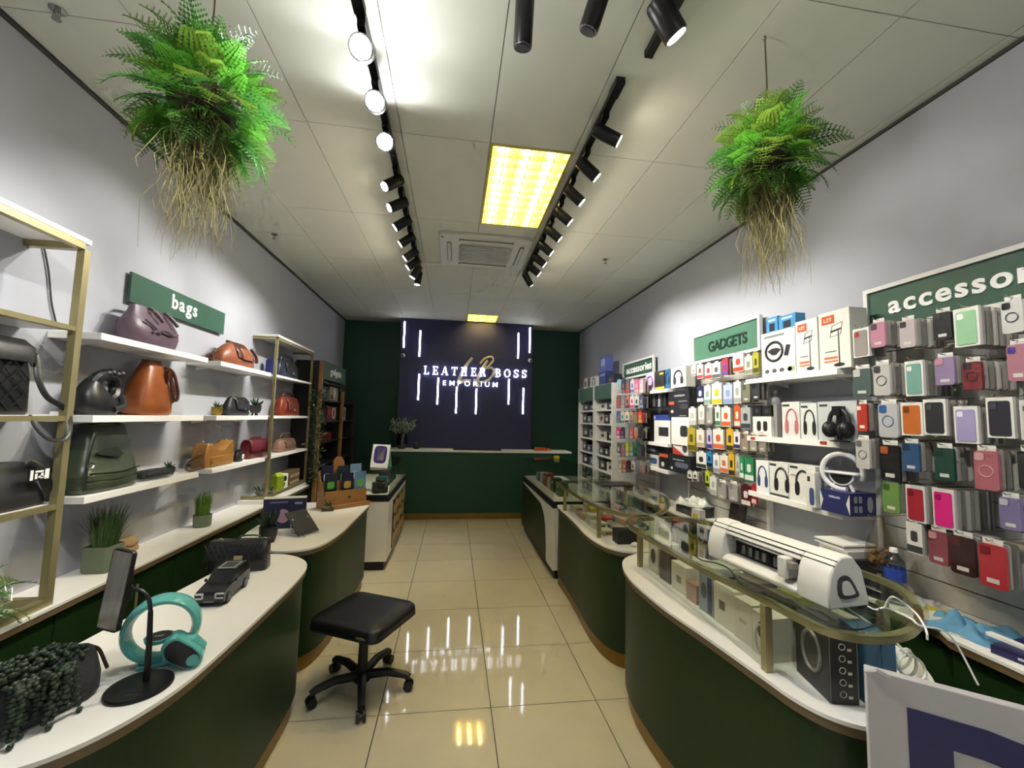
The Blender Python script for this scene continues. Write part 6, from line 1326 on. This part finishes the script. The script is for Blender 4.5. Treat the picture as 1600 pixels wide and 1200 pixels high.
# ------------------------------------------------------------------ boxes in the near glass case
zc = Z_TOP+.0002
def case_box(label, l, r, base, top, d, col, pr=(), rz=None, **k):
    a, b_ = at(l, base[0], z=Z_TOP), at(r, base[1], z=Z_TOP); dv = b_-a; w_ = dv.length; mid = (a+b_)/2; ang = math.atan2(dv.y, dv.x)
    h_ = min(.215, at((l+r)/2, top, y=mid.y).z-Z_TOP); nrm = Vector((-math.sin(ang), math.cos(ang), 0)); c_ = mid+nrm*d/2
    c_.x = max(c_.x, 1.075+abs(math.sin(ang))*w_/2*0+ .06)
    return carton(label, (c_.x, c_.y, zc), ang, w_, d, h_, col, [(kd, c, fx*w_, fz*h_, sx*w_, sz*h_) for kd, c, fx, fz, sx, sz in pr], name='product_box', **k)
rows = [(2.30, .10, .16, '#c4beae', [('disc', '#3a3a34', 0, .55, .5, .5)], 'cream box with dark flower print, farthest'), (2.17, .10, .15, '#3a3028', (), 'dark brown box behind the white ones'), (2.03, .13, .135, '#c9c4b6', [('rect', '#7a7566', 0, .45, .3, .25)], 'cream box with grey label, third'), (1.92, .08, .085, '#a88478', (), 'low dusty pink box'), (1.80, .10, .17, '#7f8894', [('rect', '#2c3358', .25, .5, .3, .9), ('disc', '#4a5264', -.15, .55, .4, .4)], 'tall blue and white box'), (1.675, .125, .165, '#cdc8b8', [('rect', '#6a6558', -.1, .5, .28, .22)], 'large cream box with grey label'), (1.56, .095, .155, '#c6c1b2', [('rect', '#a8a394', 0, .5, .4, .1)], 'plain cream box before the camera box'), (1.46, .09, .15, '#c4bfb2', [('disc', '#4a473e', 0, .62, .4, .4), ('ring', '#a8a394', .05, .4, .7, .7)], 'cream box with round camera print')]
for y, w_, h_, c, pr, n in rows: carton('%s in the near glass case' % n, (1.215, y, zc), -PI/2+R(3), w_, .13, h_, c, [(kd, cc, fx*w_, fz*h_, sx*w_, sz*h_) for kd, cc, fx, fz, sx, sz in pr], name='product_box', group='boxes in the near glass case')
for i, (x, y, w_, d_, h_, c, n) in enumerate(((1.42, 1.62, .16, .14, .10, '#bab5a4', 'cream tray box behind the front row'), (1.42, 1.86, .14, .16, .12, '#55443a', 'brown flat box behind the front row'), (1.42, 2.10, .14, .14, .10, '#c0bbae', 'open cream box behind the front row'), (1.42, 1.43, .13, .10, .16, '#b8b4a8', 'grey white box beside the gold post'), (1.58, 1.75, .12, .2, .08, '#6a3c34', 'dark red box at the back'))): carton('%s of the near glass case' % n, (x, y, zc), R(-85), w_, d_, h_, c, [('rect', '#8f8a7c', 0, h_*.5, w_*.4, h_*.3)], name='product_box', group='boxes in the near glass case')
tag(MB().box(-.07, .07, -.05, .05, 0, .05).build('product_box', P('#a3a02c')), 'yellow green box resting on the cream box in near glass case', 'box').location = (1.42, 1.62, zc+.1002)
a, b_ = at(1234, 1058, z=Z_TOP), at(1298, 1093, z=Z_TOP)
a = at(1258, 1088, z=Z_TOP); b_ = at(1300, 1095, z=Z_TOP)
t = thing('product_box', 'black speaker carton with white icons standing on the near counter deck', 'box', (1.235, 1.275, zc), R(-12)); w_, d_, h_ = .085, .17, .215
h_ = .205; MB().box(-w_/2, w_/2, -d_/2, d_/2, 0, h_).build('box', P('#2b2a28', .4), t)
pr = []
for k in range(5): pr += [('ring', '#c9c6bc', -.004, h_*(.14+.17*k), .018, .018), ('rect', '#c9c6bc', .018, h_*(.10+.17*k), .012, .008)]
print_on(t, pr+[('rect', '#8a8880', -.0405, h_/2, .002, h_), ('rect', '#8a8880', .0405, h_/2, .002, h_)], -d_/2)
sd = bpy.data.objects.new('side_print', None); COL.objects.link(sd); sd.parent = t; sd.location = (-w_/2, 0, 0); sd.rotation_euler.z = -PI/2
print_on(sd, [('disc', '#45433f', 0, h_*.55, .09, .12), ('ring', '#77746c', 0, h_*.55, .09, .12)], 0)
carton('tall light blue carton next to the black speaker carton', (1.335, 1.225, zc), R(-12), .085, .12, .205, '#4a7190', [('rect', '#c0c8cc', -.02, .03, .02, .03), ('rect', '#3a5a78', 0, .10, .002, .2)], name='product_box')
# packets in the mid glass case
q = random.Random(17); pc_ = ['#c9c4b4', '#b8b0a0', '#c8c8c4', '#b04a3c', '#9aa0b0', '#c2b24a', '#d0ccc0', '#7f8a94', '#c4a090', '#4a6a5c']
pn = ['cream', 'beige', 'white', 'brick red', 'grey blue', 'yellow', 'ivory', 'slate', 'blush', 'green']
k = 0
for i in range(6):
    for j in range(4):
        x = 1.16+.115*j; y = 3.80-.145*i
        if i == 5 and j > 2: continue
        c = k % 10; hh_ = .03+.05*q.random()
        carton('%s flat packet, row %s from the desk end, place %s, far glass case' % (pn[c], ordn[i], ordn[j]), (x, y, zc), q.uniform(-.2, .2), .09, .115, hh_, pc_[c], [('rect', pc_[(c+3) % 10], 0, hh_*.5, .05, hh_*.5)], name='flat_packet', group='packets in the far glass case'); k += 1
tag(MB().box(-.09, .09, -.05, .05, 0, .09).build('dark_case', m_black), 'black open case at the near end of the far glass case counter', 'case').location = (1.24, 2.86, zc)
o = tag(MB().ball((0, 0, .015), .03, .022, .015, 12, 8).build('computer_mouse', m_wpl), 'small white computer mouse on far counter deck by the black case', 'mouse'); o.location = (1.25, 2.755, zc)
tag(MB().box(-.15, .15, -.11, .11, 0, .012).build('tablet', m_black, None, 35, .004), 'flat black tablet lying on the far rounded glass top', 'tablet').location = (1.50, 3.78, ZG)

# ------------------------------------------------------------------ right worktop clutter
def crumple(label, name, cat, loc, sx, sy, sz, mat, seed, rz=0, n=16):
    q = random.Random(seed); m = MB(); N = n; hs = {}
    fr = [(q.uniform(-9, 9), q.uniform(-9, 9), q.uniform(0, 6), q.uniform(.4, 1)) for _ in range(7)]
    def hgt_(u, v): return max(.06, (1-(abs(u)**3+abs(v)**3)*.7)*(.45+.28*sum(a*(1-2*abs(math.sin((f*u+g*v+p)/2))) for f, g, p, a in fr)/1.6))
    top = [[(sx*u*(1+.08*math.sin(5*v+seed)), sy*v*(1+.08*math.cos(4*u+seed)), sz*hgt_(u, v)) for u in [2*i/N-1 for i in range(N+1)]] for v in [2*j/N-1 for j in range(N+1)]]
    vs_ = [p for r in top for p in r]; k = len(vs_); vs_ += [(p[0], p[1], 0) for p in vs_]; W_ = N+1; fs = []
    for j in range(N):
        for i in range(N): a = j*W_+i; fs += [(a, a+1, a+W_+1, a+W_), (k+a+W_, k+a+W_+1, k+a+1, k+a)]
    for i in range(N): fs += [(i+1, i, k+i, k+i+1), (N*W_+i, N*W_+i+1, k+N*W_+i+1, k+N*W_+i), (i*W_, (i+1)*W_, k+(i+1)*W_, k+i*W_), ((i+1)*W_+N, i*W_+N, k+i*W_+N, k+(i+1)*W_+N)]
    o = m.add(vs_, fs).build(name, mat, None, 70); o.location = loc; o.rotation_euler.z = rz; return tag(o, label, cat)
m_blue = M('blue_cloth', '#5f93b4', .85, var=.12, scale=40); m_tis = M('tissue_white', '#d8d4cc', .8, var=.04)
crumple('crumpled light blue cloth on the right worktop', 'cloth', 'cloth', (2.10, 1.47, ZR), .12, .13, .075, m_blue, 4, .3, 28)
crumple('crumpled white tissue on the right worktop behind the bottle', 'tissue', 'tissue', (2.15, 1.75, ZR), .09, .10, .06, m_tis, 7, .5, 18)
crumple('crumpled clear plastic wrap on right worktop next to tissue', 'plastic_wrap', 'plastic wrap', (2.08, 1.58, ZR), .075, .10, .03, M('milky_wrap', '#c9c6bd', .3, var=.06), 9, .2, 16)
crumple('crumpled clear plastic bag on black box of right worktop', 'plastic_bag', 'plastic bag', (2.13, 3.50, ZR+.0805), .10, .13, .16, M('milky_bag', '#c4cac4', .25, var=.08), 3, .4, 18)
carton('yellow topped memo block on the right worktop', (2.13, 1.625, ZR), R(-70), .07, .05, .016, '#c2b238', [('rect', '#4a4a40', 0, .006, .06, .006)], name='memo_block')
carton('navy folder lying at the picture edge on the right worktop', (2.10, 1.27, ZR), R(-82), .16, .24, .03, '#1d1c4a', [('rect', '#b8b8cc', .02, .015, .06, .008)], name='folder')
carton('white leaflet with red stamp on the edge of right worktop', (2.03, 1.43, ZR), R(-65), .12, .07, .004, '#d2ccc4', [('rect', '#9a3a4a', 0, .002, .05, .002)], name='leaflet')
tag(MB().box(-.012, .012, -.09, .09, 0, .012).build('white_stick', m_lw), 'white plastic stick across the navy folder on the right worktop', 'stick').location = (2.05, 1.30, ZR+.0302)
b = at(1400, 925, x=2.03); t = thing('water_bottle', 'clear plastic water bottle with blue label on the right worktop', 'bottle', (2.06, 1.735, ZR)); hb = .24; rb = .042
m_bot = glass_mat('bottle_plastic', '#dfe6e8', .10, .05)
MB().lathe([(rb*.9, 0), (rb, .01), (rb, .09), (rb*.96, .095), (rb*.96, .165), (rb, .17), (rb*.9, .19), (rb*.45, .215), (.014, .225), (.014, .237)], 22).build('bottle', m_bot, t, 50)
MB().lathe([(rb*.975, .10), (rb*.975, .16)], 22, cap=False).build('label', P('#2743a0', .4), t); MB().lathe([(.016, .228), (.016, .245), (.014, .247)], 16).build('cap', m_lw, t); MB().lathe([(rb*.93, .004), (rb*.95, .09)], 20).build('water', glass_mat('water', '#e6eef0', .03), t)
carton('black equipment box on right worktop behind the cutting machine', (2.10, 2.02, ZR), -PI/2, .22, .20, .13, '#1c1d1e', [('rect', '#3f4246', .04, .07, .08, .05)], name='equipment_box')
carton('white router box on top of the black equipment box', (2.11, 2.02, ZR+.1302), -PI/2, .17, .17, .035, '#c9c8c2', [('rect', '#8f8f8a', 0, .018, .12, .008)], name='router_box')
for i in range(3): tag(MB().box(-.10, .10, -.09, .09, 0, .008).build('flat_folder', m_lw if i != 1 else P('#77756e')), 'thin folder in pile on the router box, %s from bottom' % ordn[i], 'folder').location = (2.13, 2.05, ZR+.1656+i*.0084)
t = thing('dark_tray', 'low black device with chrome edge on right worktop by the bottle', 'device', (2.06, 1.86, ZR), R(-80)); MB().box(-.10, .10, -.07, .07, 0, .05).build('body', m_black, t, bev=.006); MB().tube([(-.10, -.072, .04), (0, -.078, .046), (.10, -.072, .04)], .003, 6).build('chrome_edge', m_chrome, t)
t = thing('laptop_stand', 'dark brown folded device leaning behind the cutting machine', 'device', (2.13, 2.95, ZR), R(-80)); m = MB(); m.add([(-.18, -.05, 0), (.16, -.05, 0), (.16, .06, 0), (-.18, .06, 0), (-.17, -.02, .05), (.10, -.02, .05), (.10, .05, .05), (-.17, .05, .05)], [(3, 2, 1, 0), (4, 5, 6, 7), (0, 1, 5, 4), (1, 2, 6, 5), (2, 3, 7, 6), (3, 0, 4, 7)]); m.build('base', m_dgrey, t, bev=.005)
MB().loft([[(x, .03+.03*z/.14, .05+z) for x in (-.10, .05)]+[(x, .045+.03*z/.14, .05+z) for x in (.05, -.10)] for z in (0, .05, .14)]).build('flap', M('dark_brown', '#2f2925', .5), t, bev=.006)
carton('black box on right worktop under the plastic bag', (2.13, 3.50, ZR), -PI/2, .30, .16, .08, '#222324', [('rect', '#4a4c4e', 0, .04, .1, .02)], name='equipment_box')
q = random.Random(23)
cl = [('grey cable bundle', '#55585c'), ('white adapter', '#c8c8c4'), ('yellow note pad', '#b8a24a'), ('black charger', '#1d1d1f'), ('cream packet', '#c4bca4'), ('blue packet', '#3a4a78'), ('white packet', '#cfcdc6'), ('brown purse', '#5a2a26')]
for i, (n, c) in enumerate(cl):
    y = 3.72+i*.145; w_, h_ = q.uniform(.07, .11), q.uniform(.02, .07)
    carton('small %s in the clutter on right worktop' % n, (2.05+q.uniform(-.0, .1), y, ZR), q.uniform(-2, -1.2), w_, .07, h_, c, [('rect', '#8a8a86', 0, h_*.5, w_*.4, h_*.4)], name='clutter_packet')
carton('white label box on the right worktop by the black box', (2.04, 3.28, ZR), R(-80), .09, .06, .09, '#c8c6c0', [('rect', '#b8a92a', 0, .04, .06, .03)], name='clutter_packet')
# rest everything a hair above what carries it
for o in SC.objects:
    if o.parent is None and o.get('category') and o['category'] not in ('counter', 'cabinet', 'worktop', 'shelf', 'shelving unit', 'slat wall', 'desk', 'display cabinet', 'sign', 'light', 'spotlight', 'ceiling light', 'lighting track', 'air conditioner', 'sprinkler', 'stool', 'camera', 'hanging plant', 'glass case', 'sign board', 'leg'):
        o.location.z += .0007
